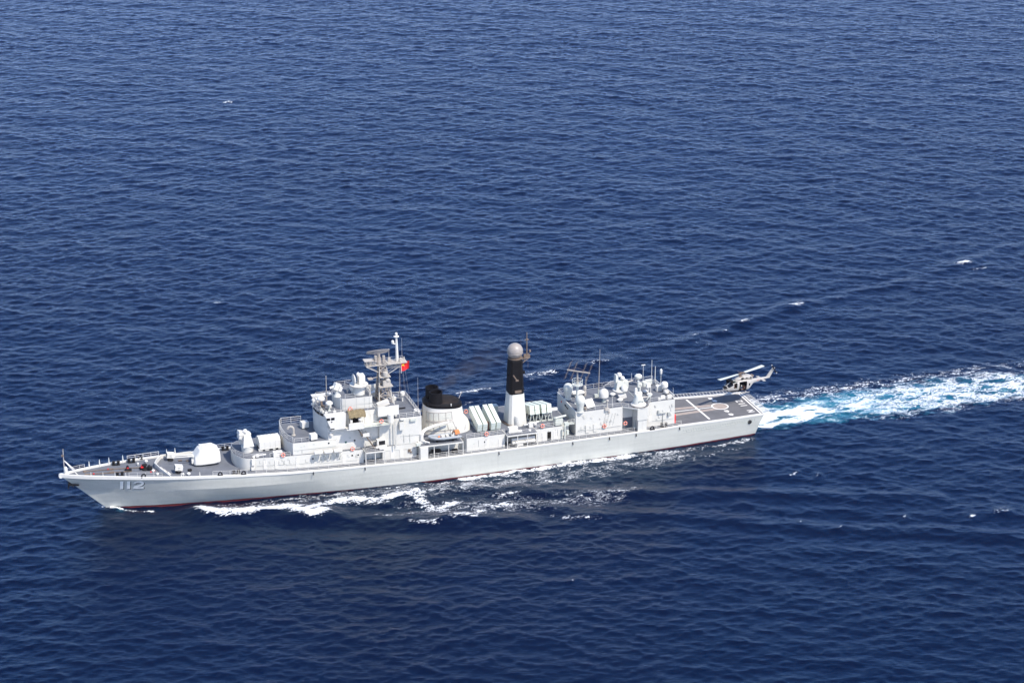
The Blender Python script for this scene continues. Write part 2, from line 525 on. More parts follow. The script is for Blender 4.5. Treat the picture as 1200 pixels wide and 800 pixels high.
    for (x, y), w, s in [((-9.2, -52.5), .8, .8), ((-16.9, -52.9), .9, .85), ((-23.8, -57.3), 1.1, .9), ((-40.6, -64.3), 1.6, .9), ((-51.6, -65.1), .7, .7),
                         ((-93.5, -79.6), 1.6, .9), ((-95.5, -74.4), 1.8, .62), ((-8.7, -48.5), 1.1, .62), ((-9.5, -45.4), .9, .6), ((2.3, 27.4), .8, .8), ((-2.2, 28.9), .5, .8),
                         ((-12.5, 31.8), .5, .6), ((-9.7, 52.3), .6, .7), ((-22.2, 56.4), .7, .8), ((-27.8, 56.2), 1.4, .6), ((-29.4, 56.7), .6, .8), ((4.4, 53.3), .6, .7),
                         ((10.2, 48.6), .5, .7), ((46.6, 24.1), .6, .8), ((91.2, -108.9), .8, .8), ((50.3, -290.8), 1.3, .9), ((-44, 40), 1.2, .58), ((18, 37), .8, .55),
                         ((60, 58), .5, .62), ((95, 70), .4, .6), ((-50, 48), .9, .6), ((120, -160), .6, .75), ((-60, -170), .6, .6)]:
        stroke([(x - 0.5 * w, y - .2), (x + .9 * w, y + .3)], w * 1.05, s * .84, 0.25)
    # diverging wave crests of the wake, both sides
    def ridge(pts, w, a):
        idx, d = seg_dist(pts)
        lift[idx] += a * (np.exp(-(d / w) ** 2) - 0.6 * np.exp(-((d - 1.9 * w) / w) ** 2))
    ridge([(53.7, -32.7), (35.9, -39.1), (13.8, -44.4), (-9.8, -51.1), (-40.6, -64.3), (-72.6, -71.4), (-115.7, -88.8)], 2.0, 0.13)
    ridge([(54.7, 26.9), (46.2, 32.6), (30.8, 38.5), (16.6, 46.9), (2.2, 54.4), (-12.8, 60.2), (-25.6, 66.8)], 2.2, 0.26)
    ridge([(119, 8), (108, 13), (97, 18), (84, 23), (72, 27), (60, 31)], 2.6, 0.38)
    ridge([(70, 12), (50, 20), (30, 27), (8, 35), (-20, 46)], 2.2, 0.28)
    # trough along the bow, where the red shows
    idx, d = seg_dist([(131, 1.5), (124, 4.0), (118, 5.2)])
    lift[idx] -= 0.38 * np.exp(-(d / 2.6) ** 2)
    idx, d = seg_dist([(96, 8), (84, 9)])
    lift[idx] -= 0.05 * np.exp(-(d / 3.0) ** 2)
    idx, d = seg_dist([(137, 0.4), (134.5, 0.9)])
    lift[idx] += 0.25 * np.exp(-(d / 1.4) ** 2)
    # churned wake astern
    s = np.clip(1.5 - SX, 0, None)                       # metres behind the transom
    cy = -2.6 + 0.004 * s
    hw_p = 8.0 + 0.05 * s
    hw_s = 8.6 + 0.02 * s
    rel = np.where(SY > cy, (SY - cy) / hw_p, (cy - SY) / hw_s)
    inside = (SX < 1.6) & (SX > -260)
    rel = np.abs(rel) + (samp(h, fx * .55 + 11, fy * .55 + 3) * .9 + samp(h, fx * 2 + 5, fy * 2 + 9) * .5) * np.clip(s / 12, 0, 1)
    rel = np.clip(rel, 0, None)
    prof = np.where(inside, np.exp(-(np.abs(rel) / 0.92) ** 4), 0)
    dens = np.interp(s, [0, 8, 20, 32, 48, 75, 140, 260], [0.92, 0.72, 0.48, 0.38, 0.32, 0.28, 0.22, 0.15])
    core = np.where(inside, np.exp(-((SY - cy - 0.5) / (4.6 + .02 * s)) ** 2), 0)
    wake = np.maximum(prof * dens, core * np.interp(s, [0, 10, 26, 45, 80, 200], [1.1, 0.86, 0.55, 0.42, 0.35, 0.22]))
    # feathery spray along the far side
    fe = np.where(inside, np.exp(-((SY - cy + 8.6 + .03 * s) / 4.6) ** 2), 0)
    foam = np.maximum(foam, fe * np.interp(s, [0, 4, 20, 60, 120], [0.3, 0.5, 0.46, 0.40, 0.26]))
    aer = np.maximum(aer, prof * np.interp(s, [0, 15, 30, 60, 110, 240], [0.9, 0.9, 0.95, 0.75, 0.45, 0.15]))
    lace = np.maximum(lace, prof * np.interp(s, [0, 15, 35, 70, 240], [0.2, 0.35, 0.8, 0.85, 0.6]))
    calm = np.maximum(calm, np.exp(-((SY + 20) / 9) ** 2) * ((SX < 5) & (SX > -70)) * 0.28 * np.clip((5 - SX) / 15, 0, 1) * np.clip((SX + 70) / 25, 0, 1))
    idx, d = seg_dist([(132, 9), (118, 19), (100, 25)])
    calm[idx] = np.maximum(calm[idx], 0.15 * np.exp(-(d / 8) ** 2))
    # churned water is lumpy
    bump = samp(h, fx * 3.1 + 77, fy * 3.1 + 19)
    lift += prof * bump * 0.9 + prof * 0.25 * np.exp(-s / 25)

    gust = np.clip(0.5 + samp(np.roll(h, 300, 0), fx / 9 + 31, fy / 7 + 5) * 1.6, 0, 1)
    calm = np.clip(calm + 0.45 * (1 - gust) * (1 - prof), 0, 0.8)
    wv = amp * (1 - 0.5 * calm)
    PX = X + samp(dx, fx, fy) * wv
    PY = Y + samp(dy, fx, fy) * wv
    hz = samp(h, fx, fy)
    PZ = hz * wv + lift * amp
    # a sprinkle of tiny breaking tips on the highest, steepest crests
    tip = np.clip((hz - 0.47) / 0.2, 0, 1) * 0.3 * amp
    foam = np.maximum(foam, tip)
    nx, ny = X.shape
    co = np.stack([PX, PY, PZ], -1).reshape(-1, 3).astype(np.float32)
    ii = np.arange(nx * ny).reshape(nx, ny)
    q = np.stack([ii[:-1, :-1], ii[1:, :-1], ii[1:, 1:], ii[:-1, 1:]], -1).reshape(-1, 4).astype(np.int32)
    me = bpy.data.meshes.new('sea')
    me.vertices.add(len(co)); me.vertices.foreach_set('co', co.ravel())
    me.loops.add(q.size); me.loops.foreach_set('vertex_index', q.ravel())
    me.polygons.add(len(q))
    me.polygons.foreach_set('loop_start', np.arange(0, q.size, 4, dtype=np.int32))
    me.polygons.foreach_set('use_smooth', np.ones(len(q), dtype=bool))
    me.update(calc_edges=True)
    for nm, arr in (('foam', foam), ('wake', wake), ('lace', lace), ('aer', aer), ('calm', calm)):
        at = me.attributes.new(nm, 'FLOAT', 'POINT')
        at.data.foreach_set('value', arr.reshape(-1).astype(np.float32))
    me.materials.append(sea_material())
    o = bpy.data.objects.new('sea', me)
    col.objects.link(o)
    tag(o, kind='structure')
    return o

def sea_material():
    m, nt, b = node_mat('sea_water')
    tc = N(nt, 'ShaderNodeTexCoord')
    def attr(n):
        return N(nt, 'ShaderNodeAttribute', attribute_name=n).outputs['Fac']
    def math_(op, a, bb, c=None):
        q = N(nt, 'ShaderNodeMath', operation=op)
        for i, v in enumerate((a, bb, c)):
            if v is None: continue
            if isinstance(v, (int, float)): q.inputs[i].default_value = v
            else: L(nt, v, q.inputs[i])
        return q.outputs[0]
    rot = N(nt, 'ShaderNodeMapping')
    rot.inputs['Rotation'].default_value = (0, 0, -PSI)
    L(nt, tc.outputs['Object'], rot.inputs['Vector'])
    st = N(nt, 'ShaderNodeMapping'); st.inputs['Scale'].default_value = (0.5, 1.0, 1)
    L(nt, rot.outputs[0], st.inputs['Vector'])
    # foam breakup: coverage rises with the density painted by the wake, edges ragged at every scale
    f1 = N(nt, 'ShaderNodeTexNoise', i_Scale=0.75, i_Detail=10, i_Roughness=0.74, i_Distortion=1.0)
    L(nt, st.outputs[0], f1.inputs['Vector'])
    f2 = N(nt, 'ShaderNodeTexNoise', i_Scale=2.2, i_Detail=5, i_Roughness=0.75, i_Distortion=0.4)
    L(nt, rot.outputs[0], f2.inputs['Vector'])
    nn = math_('ADD', math_('MULTIPLY', math_('SUBTRACT', f1.outputs['Fac'], 0.5), 2.3), math_('MULTIPLY', math_('SUBTRACT', f2.outputs['Fac'], 0.5), 1.5))
    fo = attr('foam')
    val = math_('ADD', math_('MULTIPLY', fo, 1.15), math_('MULTIPLY', nn, 0.9))
    mk = N(nt, 'ShaderNodeMapRange', i_From_Min=0.52, i_From_Max=0.86, interpolation_type='SMOOTHSTEP')
    L(nt, val, mk.inputs['Value'])
    gate = N(nt, 'ShaderNodeMapRange', i_From_Min=0.08, i_From_Max=0.34)
    L(nt, fo, gate.inputs['Value'])
    solid = math_('MULTIPLY', mk.outputs[0], gate.outputs[0])
    # lacy threads of old foam
    va = N(nt, 'ShaderNodeVectorMath', operation='MULTIPLY_ADD')
    L(nt, f1.outputs['Color'], va.inputs[0]); va.inputs[1].default_value = (9, 9, 9)
    L(nt, st.outputs[0], va.inputs[2])
    vo = N(nt, 'ShaderNodeTexVoronoi', feature='DISTANCE_TO_EDGE', i_Scale=0.30)
    L(nt, va.outputs[0], vo.inputs['Vector'])
    la = attr('lace')
    r = N(nt, 'ShaderNodeMapRange', i_From_Min=0.0, i_From_Max=0.17, i_To_Min=1.0, i_To_Max=0.0, interpolation_type='SMOOTHSTEP')
    L(nt, vo.outputs['Distance'], r.inputs['Value'])
    lp = math_('ADD', math_('MULTIPLY', nn, 0.8), math_('SUBTRACT', la, 0.40))
    lg = N(nt, 'ShaderNodeMapRange', i_From_Min=0.0, i_From_Max=0.5)
    L(nt, lp, lg.inputs['Value'])
    lgate = N(nt, 'ShaderNodeMapRange', i_From_Min=0.05, i_From_Max=0.4)
    L(nt, la, lgate.inputs['Value'])
    threads = math_('MULTIPLY', math_('MULTIPLY', r.outputs[0], lg.outputs[0]), lgate.outputs[0])
    # the churned wake: streaks drawn out along the track, patches of clear turquoise between them
    sw = N(nt, 'ShaderNodeMapping'); sw.inputs['Scale'].default_value = (0.34, 1.0, 1)
    L(nt, rot.outputs[0], sw.inputs['Vector'])
    f3 = N(nt, 'ShaderNodeTexNoise', i_Scale=0.34, i_Detail=7, i_Roughness=0.58, i_Distortion=1.6)
    L(nt, sw.outputs[0], f3.inputs['Vector'])
    wk = attr('wake')
    wn_ = math_('ADD', math_('MULTIPLY', math_('SUBTRACT', f3.outputs['Fac'], 0.5), 2.6), math_('MULTIPLY', nn, 0.28))
    wm = N(nt, 'ShaderNodeMapRange', i_From_Min=0.54, i_From_Max=0.82, interpolation_type='SMOOTHSTEP')
    L(nt, math_('ADD', wk, math_('MULTIPLY', wn_, 0.62)), wm.inputs['Value'])
    wg = N(nt, 'ShaderNodeMapRange', i_From_Min=0.05, i_From_Max=0.3)
    L(nt, wk, wg.inputs['Value'])
    churn = math_('MULTIPLY', wm.outputs[0], wg.outputs[0])
    mask = math_('MAXIMUM', math_('MAXIMUM', solid, threads), churn)
    # colour of the water body
    deep = (0.0, 0.0022, 0.0135, 1)
    big = N(nt, 'ShaderNodeTexNoise', i_Scale=0.012, i_Detail=3)
    L(nt, tc.outputs['Object'], big.inputs['Vector'])
    c0 = N(nt, 'ShaderNodeMix', data_type='RGBA')
    bm_ = N(nt, 'ShaderNodeMapRange', i_From_Min=0.35, i_From_Max=0.65)
    L(nt, big.outputs['Fac'], bm_.inputs['Value']); L(nt, bm_.outputs[0], c0.inputs['Factor'])
    c0.inputs[6].default_value = deep
    c0.inputs[7].default_value = (0.0, 0.0030, 0.0165, 1)
    c1 = N(nt, 'ShaderNodeMix', data_type='RGBA')
    ar = N(nt, 'ShaderNodeMapRange', i_From_Min=0.4, i_From_Max=1.1, i_To_Max=0.95)
    L(nt, math_('ADD', attr('aer'), math_('MULTIPLY', wn_, 0.4)), ar.inputs['Value'])
    L(nt, ar.outputs[0], c1.inputs['Factor'])
    L(nt, c0.outputs[2], c1.inputs[6])
    milk = N(nt, 'ShaderNodeMix', data_type='RGBA')
    mkr = N(nt, 'ShaderNodeMapRange', i_From_Min=0.25, i_From_Max=1.15, interpolation_type='SMOOTHSTEP')
    L(nt, math_('ADD', wk, math_('MULTIPLY', wn_, 0.8)), mkr.inputs['Value'])
    L(nt, mkr.outputs[0], milk.inputs['Factor'])
    milk.inputs[6].default_value = (0.02, 0.18, 0.26, 1)
    milk.inputs[7].default_value = (0.20, 0.42, 0.47, 1)
    L(nt, milk.outputs[2], c1.inputs[7])
    # ripples finer than the mesh
    rs = N(nt, 'ShaderNodeMapping'); rs.inputs['Scale'].default_value = (0.45, 1.0, 1)
    L(nt, tc.outputs['Object'], rs.inputs['Vector'])
    r1 = N(nt, 'ShaderNodeTexNoise', i_Scale=1.7, i_Detail=5, i_Roughness=0.68, i_Distortion=0.25)
    L(nt, rs.outputs[0], r1.inputs['Vector'])
    fh = math_('ADD', math_('MULTIPLY', r1.outputs['Fac'], math_('SUBTRACT', 1.0, math_('MULTIPLY', attr('calm'), 0.6))), math_('MULTIPLY', mask, 0.2))
    bp = N(nt, 'ShaderNodeBump', i_Strength=0.7, i_Distance=0.2)
    L(nt, fh, bp.inputs['Height'])
    nt.nodes.remove(b)
    body = N(nt, 'ShaderNodeBsdfDiffuse'); L(nt, c1.outputs[2], body.inputs['Color']); L(nt, bp.outputs[0], body.inputs['Normal'])
    mirror = N(nt, 'ShaderNodeBsdfGlossy')
    mirror.inputs['Roughness'].default_value = 0.15; L(nt, bp.outputs[0], mirror.inputs['Normal'])
    fr = N(nt, 'ShaderNodeFresnel'); fr.inputs['IOR'].default_value = 1.333; L(nt, bp.outputs[0], fr.inputs['Normal'])
    # reflection colour is tinted by hand: blue looking down, pale violet at a grazing view
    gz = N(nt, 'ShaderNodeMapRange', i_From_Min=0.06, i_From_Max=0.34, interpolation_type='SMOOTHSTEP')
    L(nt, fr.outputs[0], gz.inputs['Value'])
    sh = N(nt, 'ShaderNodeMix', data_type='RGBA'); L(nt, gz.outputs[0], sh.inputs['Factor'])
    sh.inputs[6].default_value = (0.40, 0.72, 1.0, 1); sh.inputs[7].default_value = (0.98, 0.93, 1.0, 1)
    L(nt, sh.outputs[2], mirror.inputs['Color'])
    water = N(nt, 'ShaderNodeMixShader'); L(nt, fr.outputs[0], water.inputs[0]); L(nt, body.outputs[0], water.inputs[1]); L(nt, mirror.outputs[0], water.inputs[2])
    froth = N(nt, 'ShaderNodeBsdfDiffuse'); froth.inputs['Color'].default_value = (0.88, 0.88, 0.86, 1); L(nt, bp.outputs[0], froth.inputs['Normal'])
    allw = N(nt, 'ShaderNodeMixShader'); L(nt, mask, allw.inputs[0]); L(nt, water.outputs[0], allw.inputs[1]); L(nt, froth.outputs[0], allw.inputs[2])
    L(nt, allw.outputs[0], nt.nodes['Material Output'].inputs['Surface'])
    return m

build_sea()

# ================================================================== WARSHIP
ship = empty('warship', (SHIP_AT[0], SHIP_AT[1], 0), math.pi + PSI)
tag(ship, 'long pale grey naval destroyer with black funnel top steaming across blue sea', 'warship')

ONE_PIECE = {'seam', 'ladder_rung', 'louvre_frame', 'yagi_element', 'brace', 'anchor_chain', 'guard_rail', 'safety_net', 'ladder', 'gunwale', 'deck_seam', 'halyard', 'number_shadow'}
def part(name, mb, mat, parent=None, smooth=35):
    p = ship if parent is None else parent
    if name not in ONE_PIECE and len(mb.ch) > 1:
        first = None
        for m in mb.clusters(0.06):
            o = m.build(name, mat, p, smooth=smooth)
            first = first or o
        return first
    return mb.build(name, mat, p, smooth=smooth)

# ---- hull
def build_hull():
    nst = 90
    # levels: (z function or number, stern x, bow x, half breadth)
    lev = [(lambda x: -2.5, 3.0, 133.5, lambda x: max(0.04, bw(min(x + 1.5, 135.6)) * 0.9)),
           (lambda x: 0.0, 1.25, 135.75, bw), (zk, 0.5, KN_END, bk), (zd, -0.4, 144.15, bd)]
    us = [0, .004] + [i / nst for i in range(1, nst + 1)]
    us = us[:-4] + [1 - 3.2 / nst, 1 - 2.2 / nst, 1 - 1.4 / nst, 1 - .8 / nst, 1 - .35 / nst, 1]
    mb = MB(); vs = []; fs = []
    nl = len(lev)
    for side in (1, -1):
        for u in us:
            for zf, xs, xe, bf in lev:
                x = xs + (xe - xs) * u
                vs.append((x, side * bf(x), zf(x)))
    n = len(us)
    for k in range(2):
        o = k * n * nl
        for i in range(n - 1):
            for j in range(nl - 1):
                a = o + i * nl + j
                fs.append((a, a + nl, a + nl + 1, a + 1) if k == 0 else (a + 1, a + nl + 1, a + nl, a))
    for j in range(nl - 1):                                   # transom and stem
        fs.append((j, j + 1, n * nl + j + 1, n * nl + j))
        e = (n - 1) * nl
        fs.append((e + j, n * nl + e + j, n * nl + e + j + 1, e + j + 1))
    mb.add(vs, fs)
    return part('hull', mb, M['hull'], smooth=4.5)
hull = build_hull()

def edge_path(x0, x1, n, inset=0.0, dz=0.0):
    return [(x0 + (x1 - x0) * i / n, max(0.05, bd(x0 + (x1 - x0) * i / n) - inset), zd(x0 + (x1 - x0) * i / n) + dz) for i in range(n + 1)]

# ---- weather deck and flight deck
def deck_sheet(x0, x1, n, inset, dz):
    mb = MB(); vs = []; fs = []
    for i in range(n + 1):
        x = x0 + (x1 - x0) * i / n
        y = max(0.1, bd(x) - inset)
        vs += [(x, y, zd(x) + dz), (x, -y, zd(x) + dz)]
    for i in range(n):
        fs.append((2 * i + 1, 2 * i + 3, 2 * i + 2, 2 * i))
    return mb.add(vs, fs)
main_deck = part('main_deck', deck_sheet(19.5, 144.0, 80, 0.1, 0.0), M['deck'])
flight_deck = part('flight_deck', deck_sheet(-0.35, 19.48, 16, 0.1, 0.0), M['flight'])

# ---- white gunwale strake around the deck edge
def gunwale():
    mb = MB()
    xs = [-0.4 + 144.55 * i / 110 for i in range(106)] + [139.5, 140.6, 141.6, 142.4, 143.1, 143.7, 144.15]
    xs = sorted(set(xs))
    for s in (1, -1):
        vs = []; fs = []
        for x in xs:
            b_, z = bd(x), zd(x)
            h = lerp(x, [0, 20, 95, 120, 144], [0.12, 0.12, 0.15, 0.26, 0.38])
            lo = lerp(x, [0, 95, 144], [0.16, 0.2, 0.3])
            w = min(0.34, b_ - 0.02)
            for y, zz in ((b_ + .05, z - lo), (b_ + .06, z + h), (b_ - w, z + h), (b_ - w, z - .02)):
                vs.append((x, s * y, zz))
        for i in range(len(xs) - 1):
            for j in range(4):
                a = i * 4 + j; b2 = i * 4 + (j + 1) % 4
                fs.append((a, b2, b2 + 4, a + 4))
        mb.add(vs, fs + [(0, 1, 2, 3), tuple(len(vs) - 4 + j for j in (3, 2, 1, 0))])
    mb.tube((144.1, -0.34, 7.9), (144.1, 0.34, 7.9), 0.42, n=10)
    mb.span(-0.52, -0.22, -6.45, 6.45, 4.36, 4.62)
    return part('gunwale', mb, M['bright'])
gunwale()

# ---- hull number 112 on both bows, with its dark drop shadow
def glyph_polys(ch):
    if ch == '1': return [[(0, 0), (.62, 0), (.62, 2.02), (0, 2.02)]], .62
    W, t = 1.95, .46                      # the figure 2, as a bent band
    out = []
    pts = []
    for k in range(10):
        a = math.pi - math.pi * k / 9 * 1.0
        pts.append((W / 2 + (W / 2 - t / 2) * math.cos(a), 1.42 + (.58 - t / 2) * math.sin(a)))
    pts = [(t / 2, 1.34)] + pts + [(W - t / 2, 1.22), (W * .74, .92), (W * .40, .70), (t * .55, .5), (t / 2, .3)]
    for a, b in zip(pts[:-1], pts[1:]):
        d = Vector((b[0] - a[0], b[1] - a[1])); d.normalize(); d *= .06
        a = (a[0] - d.x, a[1] - d.y); b = (b[0] + d.x, b[1] + d.y)
        d.normalize(); nrm = Vector((-d.y, d.x)) * t / 2
        out.append([(a[0] - nrm.x, a[1] - nrm.y), (b[0] - nrm.x, b[1] - nrm.y), (b[0] + nrm.x, b[1] + nrm.y), (a[0] + nrm.x, a[1] + nrm.y)])
    out.append([(0, 0), (W, 0), (W, t), (0, t)])
    return out, W
def hull_number(side):
    for nm, mat, off, du, dv in (('number_shadow', M['dark'], .03, .14, -.11), ('hull_number', M['digit'], .06, 0, 0)):
        mb = MB()
        for ch, u0 in (('1', 0), ('1', 1.27), ('2', 2.47)):
            for poly in glyph_polys(ch)[0]:
                top, bot = [], []
                q = []
                for k in range(4):                        # subdivide each edge so it follows the shell
                    a, b = poly[k], poly[(k + 1) % 4]
                    for t in (0, .5):
                        q.append((a[0] + (b[0] - a[0]) * t, a[1] + (b[1] - a[1]) * t))
                for u, v in q:
                    z = 4.62 + v + dv
                    x = 133.3 - (u0 + u + du) if side > 0 else 128.9 + (u0 + u + du)
                    y = hull_y(x, z)
                    top.append((x, side * (y + off), z))
                mb.add(top, [tuple(range(8))])
        part(nm, mb, mat, hull, smooth=0)
hull_number(1); hull_number(-1)
# name panel marks and hawse openings low on the quarter, scupper stubs
mb = MB()
for s in (1, -1):
    x = 2.9; z = 3.25
    mb.ring((x, s * (hull_y(x, z) + .02), z), .34, .13, Matrix.Rotation(R(90), 4, 'X'), n=16, k=6)
    mb.tube((x, s * (hull_y(x, z) - .1), z), (x, s * (hull_y(x, z) + .05), z), .34, n=14)
part('hawse_pipe', mb, M['dark'], hull)
mb = MB()
for i in range(15):
    x = 17.6 - i * 1.12
    for s in (1, -1):
        for dx_ in (0, .55):
            y0, y1 = hull_y(x + dx_, 4.0), hull_y(x + dx_ - .25, 3.2)
            mb.tube((x + dx_, s * (y0 + .03), 4.05), (x + dx_ - .25, s * (y1 + .03), 3.25), .035, n=5)
        mb.tube((x, s * (hull_y(x, 3.25) + .03), 3.25), (x + .8, s * (hull_y(x + .8, 3.25) + .03), 3.25), .03, n=5)
part('hull_rib', mb, M['pale'], hull)
mb = MB()
for x in (19.1, 28.8, 34.6, 42.5, 58.2, 85.9, 96.3):
    for s in (1, -1):
        mb.tube((x, s * (bd(x) - .05), zd(x) - .1), (x - .05, s * (bd(x) + .16), zd(x) - .75), .1, n=7)
part('scupper', mb, M['dark'], hull)
# anchor, stowed under the stem
mb = MB()
mb.tube((142.9, 0, 6.9), (142.3, .1, 5.9), .16)
mb.tube((142.6, -.5, 6.05), (142.6, .55, 6.05), .2)
mb.hexa([(142.9, .1, 5.6), (140.9, 1.0, 5.72), (140.9, 1.2, 5.85), (142.9, .4, 5.75), (142.9, .1, 6.15), (140.9, 1.0, 6.1), (140.9, 1.2, 6.15), (142.9, .4, 6.2)])
mb.tube((142.75, .2, 6.0), (142.85, .2, 5.0), .17, .1)
mb.tube((142.2, .9, 6.1), (141.9, .95, 5.5), .14, .06)
part('anchor', mb, M['dark'], hull)

# ---- jackstaff
mb = MB()
mb.tube((143.35, 0, 7.9), (143.35, 0, 13.3), .11, .06)
part_j = part('jackstaff', mb, M['mast_grey'])
mb = MB(); mb.tube((143.3, 0, 11.0), (140.9, 1.0, 7.95), .085); mb.tube((143.3, 0, 11.0), (140.9, -1.0, 7.95), .085)
part('stay', mb, M['bright'], part_j)
mb = MB(); mb.box((143.5, 0, 12.0), (.45, .3, .35)); mb.ball((143.35, 0, 13.3), .14, 8)
part('navigation_light', mb, M['aged'], part_j)
mb = MB(); mb.lathe([(.32, 0), (.38, .5), (.3, 1.0), (.12, 1.2)], (143.1, 0.05, 8.5), 12); mb.box((143.0, 0, 8.2), (.7, .6, .7))
part('stem_fitting', mb, M['bright'], part_j)

# ---- guard rails
def rail(pts, h=1.0, wires=3, step=1.7, r=.018, post=.03, mat='bright', name='guard_rail', parent=None, hand=.026):
    mb = MB()
    for a, b in zip(pts[:-1], pts[1:]):
        a, b = Vector(a), Vector(b)
        n = max(1, round((b - a).length / step))
        for i in range(n + 1):
            p = a.lerp(b, i / n)
            mb.tube(p, p + Vector((0, 0, h)), post, n=5)
        for k in range(wires):
            z = Vector((0, 0, h * (k + 1) / wires))
            mb.tube(a + z, b + z, hand if k == wires - 1 else r, n=5, caps=False)
    return part(name, mb, M[mat], parent)
def edge_rail(x0, x1, side=1, inset=.22, **k):
    n = max(1, int(abs(x1 - x0) / 4))
    return rail([(x0 + (x1 - x0) * i / n, side * (bd(x0 + (x1 - x0) * i / n) - inset), zd(x0 + (x1 - x0) * i / n) + .1) for i in range(n + 1)], **k)

rail([(143.0, -.75, 7.95), (140.2, -1.75, 7.85), (139.2, -2.0, 7.8)], step=1.2)
edge_rail(131.6, 125.4, 1, wires=2)
edge_rail(115.8, 109.2, 1)
edge_rail(130.6, 124.2, -1, h=1.15, r=.03, post=.045, hand=.04)
edge_rail(116, 109, -1)
edge_rail(107.5, 87.0, 1)
edge_rail(85.6, 81.6, 1)
edge_rail(81.4, 74.7, 1)
edge_rail(72.5, 57.0, 1)
edge_rail(56, 29.0, 1)
edge_rail(26.2, 18.6, 1)
edge_rail(107.5, 18.6, -1)
# bare stanchions along the bow
mb = MB()
for x in (138.6, 136.4, 134.2, 132.2):
    mb.tube((x, bd(x) - .25, zd(x)), (x, bd(x) - .25, zd(x) + 1.1), .07, .04, n=6)
for x in (138.3, 136.2, 134.3, 131.5, 122.6, 120.9):
    mb.tube((x, -bd(x) + .25, zd(x)), (x, -bd(x) + .25, zd(x) + 1.55), .2, .04, n=6)
for x in (121.8, 118.3):
    mb.tube((x, bd(x) - .25, zd(x)), (x, bd(x) - .25, zd(x) + 1.0), .1, .08, n=6)
part('stanchion', mb, M['bright'])

# ---- anchor gear on the forecastle
def windlass(x, y, rz):
    z = zd(x)
    mb = MB()
    mb.lathe([(.62, 0), (.62, .22), (.36, .34), (.33, .8), (.52, .95), (.52, 1.12), (.2, 1.25)], (x, y, z), 14)
    mb.box((x - .9, y + .25, z + .3), (1.0, .7, .6)); mb.box((x + .55, y - .5, z + .22), (.6, .6, .44))
    mb.tube((x - .9, y - .3, z + .55), (x - .9, y + .9, z + .55), .3, n=10)
    w = part('windlass', mb, M['dark'])
    mb = MB(); mb.box((x + .55, y + .25, z + .72), (.55, .35, .24), .4); mb.box((x + .3, y - .62, z + .66), (.5, .4, .22), -.3)
    part('cover', mb, M['red'], w)
    return w
windlass(128.0, .45, 0)
mb = MB()
mb.lathe([(.5, 0), (.55, .35), (.3, .6), (.28, .9), (.16, 1.15)], (131.3, .45, zd(131.3)), 12); mb.box((130.9, .7, zd(131) + .3), (.6, .5, .6))
w2 = part('windlass', mb, M['dark'])
mb = MB(); mb.box((131.3, .62, zd(131) + .75), (.35, .3, .22)); part('cover', mb, M['red'], w2)
def chain(pts):
    mb = MB(); rr = random.Random(3)
    for a, b in zip(pts[:-1], pts[1:]):
        a, b = Vector(a), Vector(b); n = int((b - a).length / .36)
        for i in range(n):
            p = a.lerp(b, (i + .5) / n); d = (b - a).normalized() * .21
            s = Vector((-d.y, d.x, 0)).normalized() * (.1 if i % 2 else .05)
            mb.path([p - d + s, p + d + s, p + d - s, p - d - s, p - d + s], .055, n=5)
    return part('anchor_chain', mb, M['aged'])
chain([(x, y, zd(x) + .12) for x, y in ((128.4, -.6), (132, -.75), (136, -.8), (139.3, -.7))])
chain([(x, y, zd(x) + .12) for x, y in ((130.6, .9), (133, .95), (136, .9), (139.0, .7))])
mb = MB()
for y in (-.75, .85):
    mb.tube((139.2, y, zd(139)), (139.7, y * .95, zd(139) + .12), .35, .25, n=10)
    mb.box((134.4, y, zd(134.4) + .12), (.9, .5, .24))
part('chain_stopper', mb, M['aged'])
mb = MB()
for x, y in ((134.9, -.75), (137.9, .85), (126.3, 1.5), (127.1, 2.1), (123.9, 3.2)):
    mb.box((x, y, zd(x) + .15), (.24, .22, .26))
part('valve_cover', mb, M['red'])
mb = MB()
for x, y, rr in ((127.1, -3.0, .36), (126.1, 3.7, .28), (120.2, 4.6, .38), (121.3, 4.7, .25), (128.9, -2.0, .22), (126.6, 1.9, .34)):
    mb.lathe([(rr * .5, 0), (rr * .5, .25), (rr, .3), (rr * .9, .45), (rr * .4, .58)], (x, y, zd(x)), 12)
part('mushroom_vent', mb, M['bright'])
# mooring bollards, in pairs
def bollard(x, y):
    z = zd(x); mb = MB()
    for d in (-.46, .46):
        mb.lathe([(.27, 0), (.27, .62), (.33, .66), (.33, .78), (.27, .82)], (x + d, y, z + .06), 12)
    mb.box((x, y, z + .05), (1.5, .62, .1))
    return part('bollard', mb, M['dark'])
for x in (133.2, 111.2, 22.3):
    bollard(x, bd(x) - .85); 
for x in (133.0, 129.9, 110.8):
    bollard(x, -bd(x) + .9)
def fairlead(x, s):
    z = zd(x) + .1; y = s * (bd(x) - .18); mb = MB()
    mb.ring((x, y, z + .38), .36, .13, Matrix.Rotation(R(90), 4, 'X'), n=14, k=6)
    mb.box((x, y, z + .08), (1.0, .36, .16))
    return part('fairlead', mb, M['dark'])
for x in (128.9, 114.4, 109.9, 25.2): fairlead(x, 1)
for x in (128, 113): fairlead(x, -1)

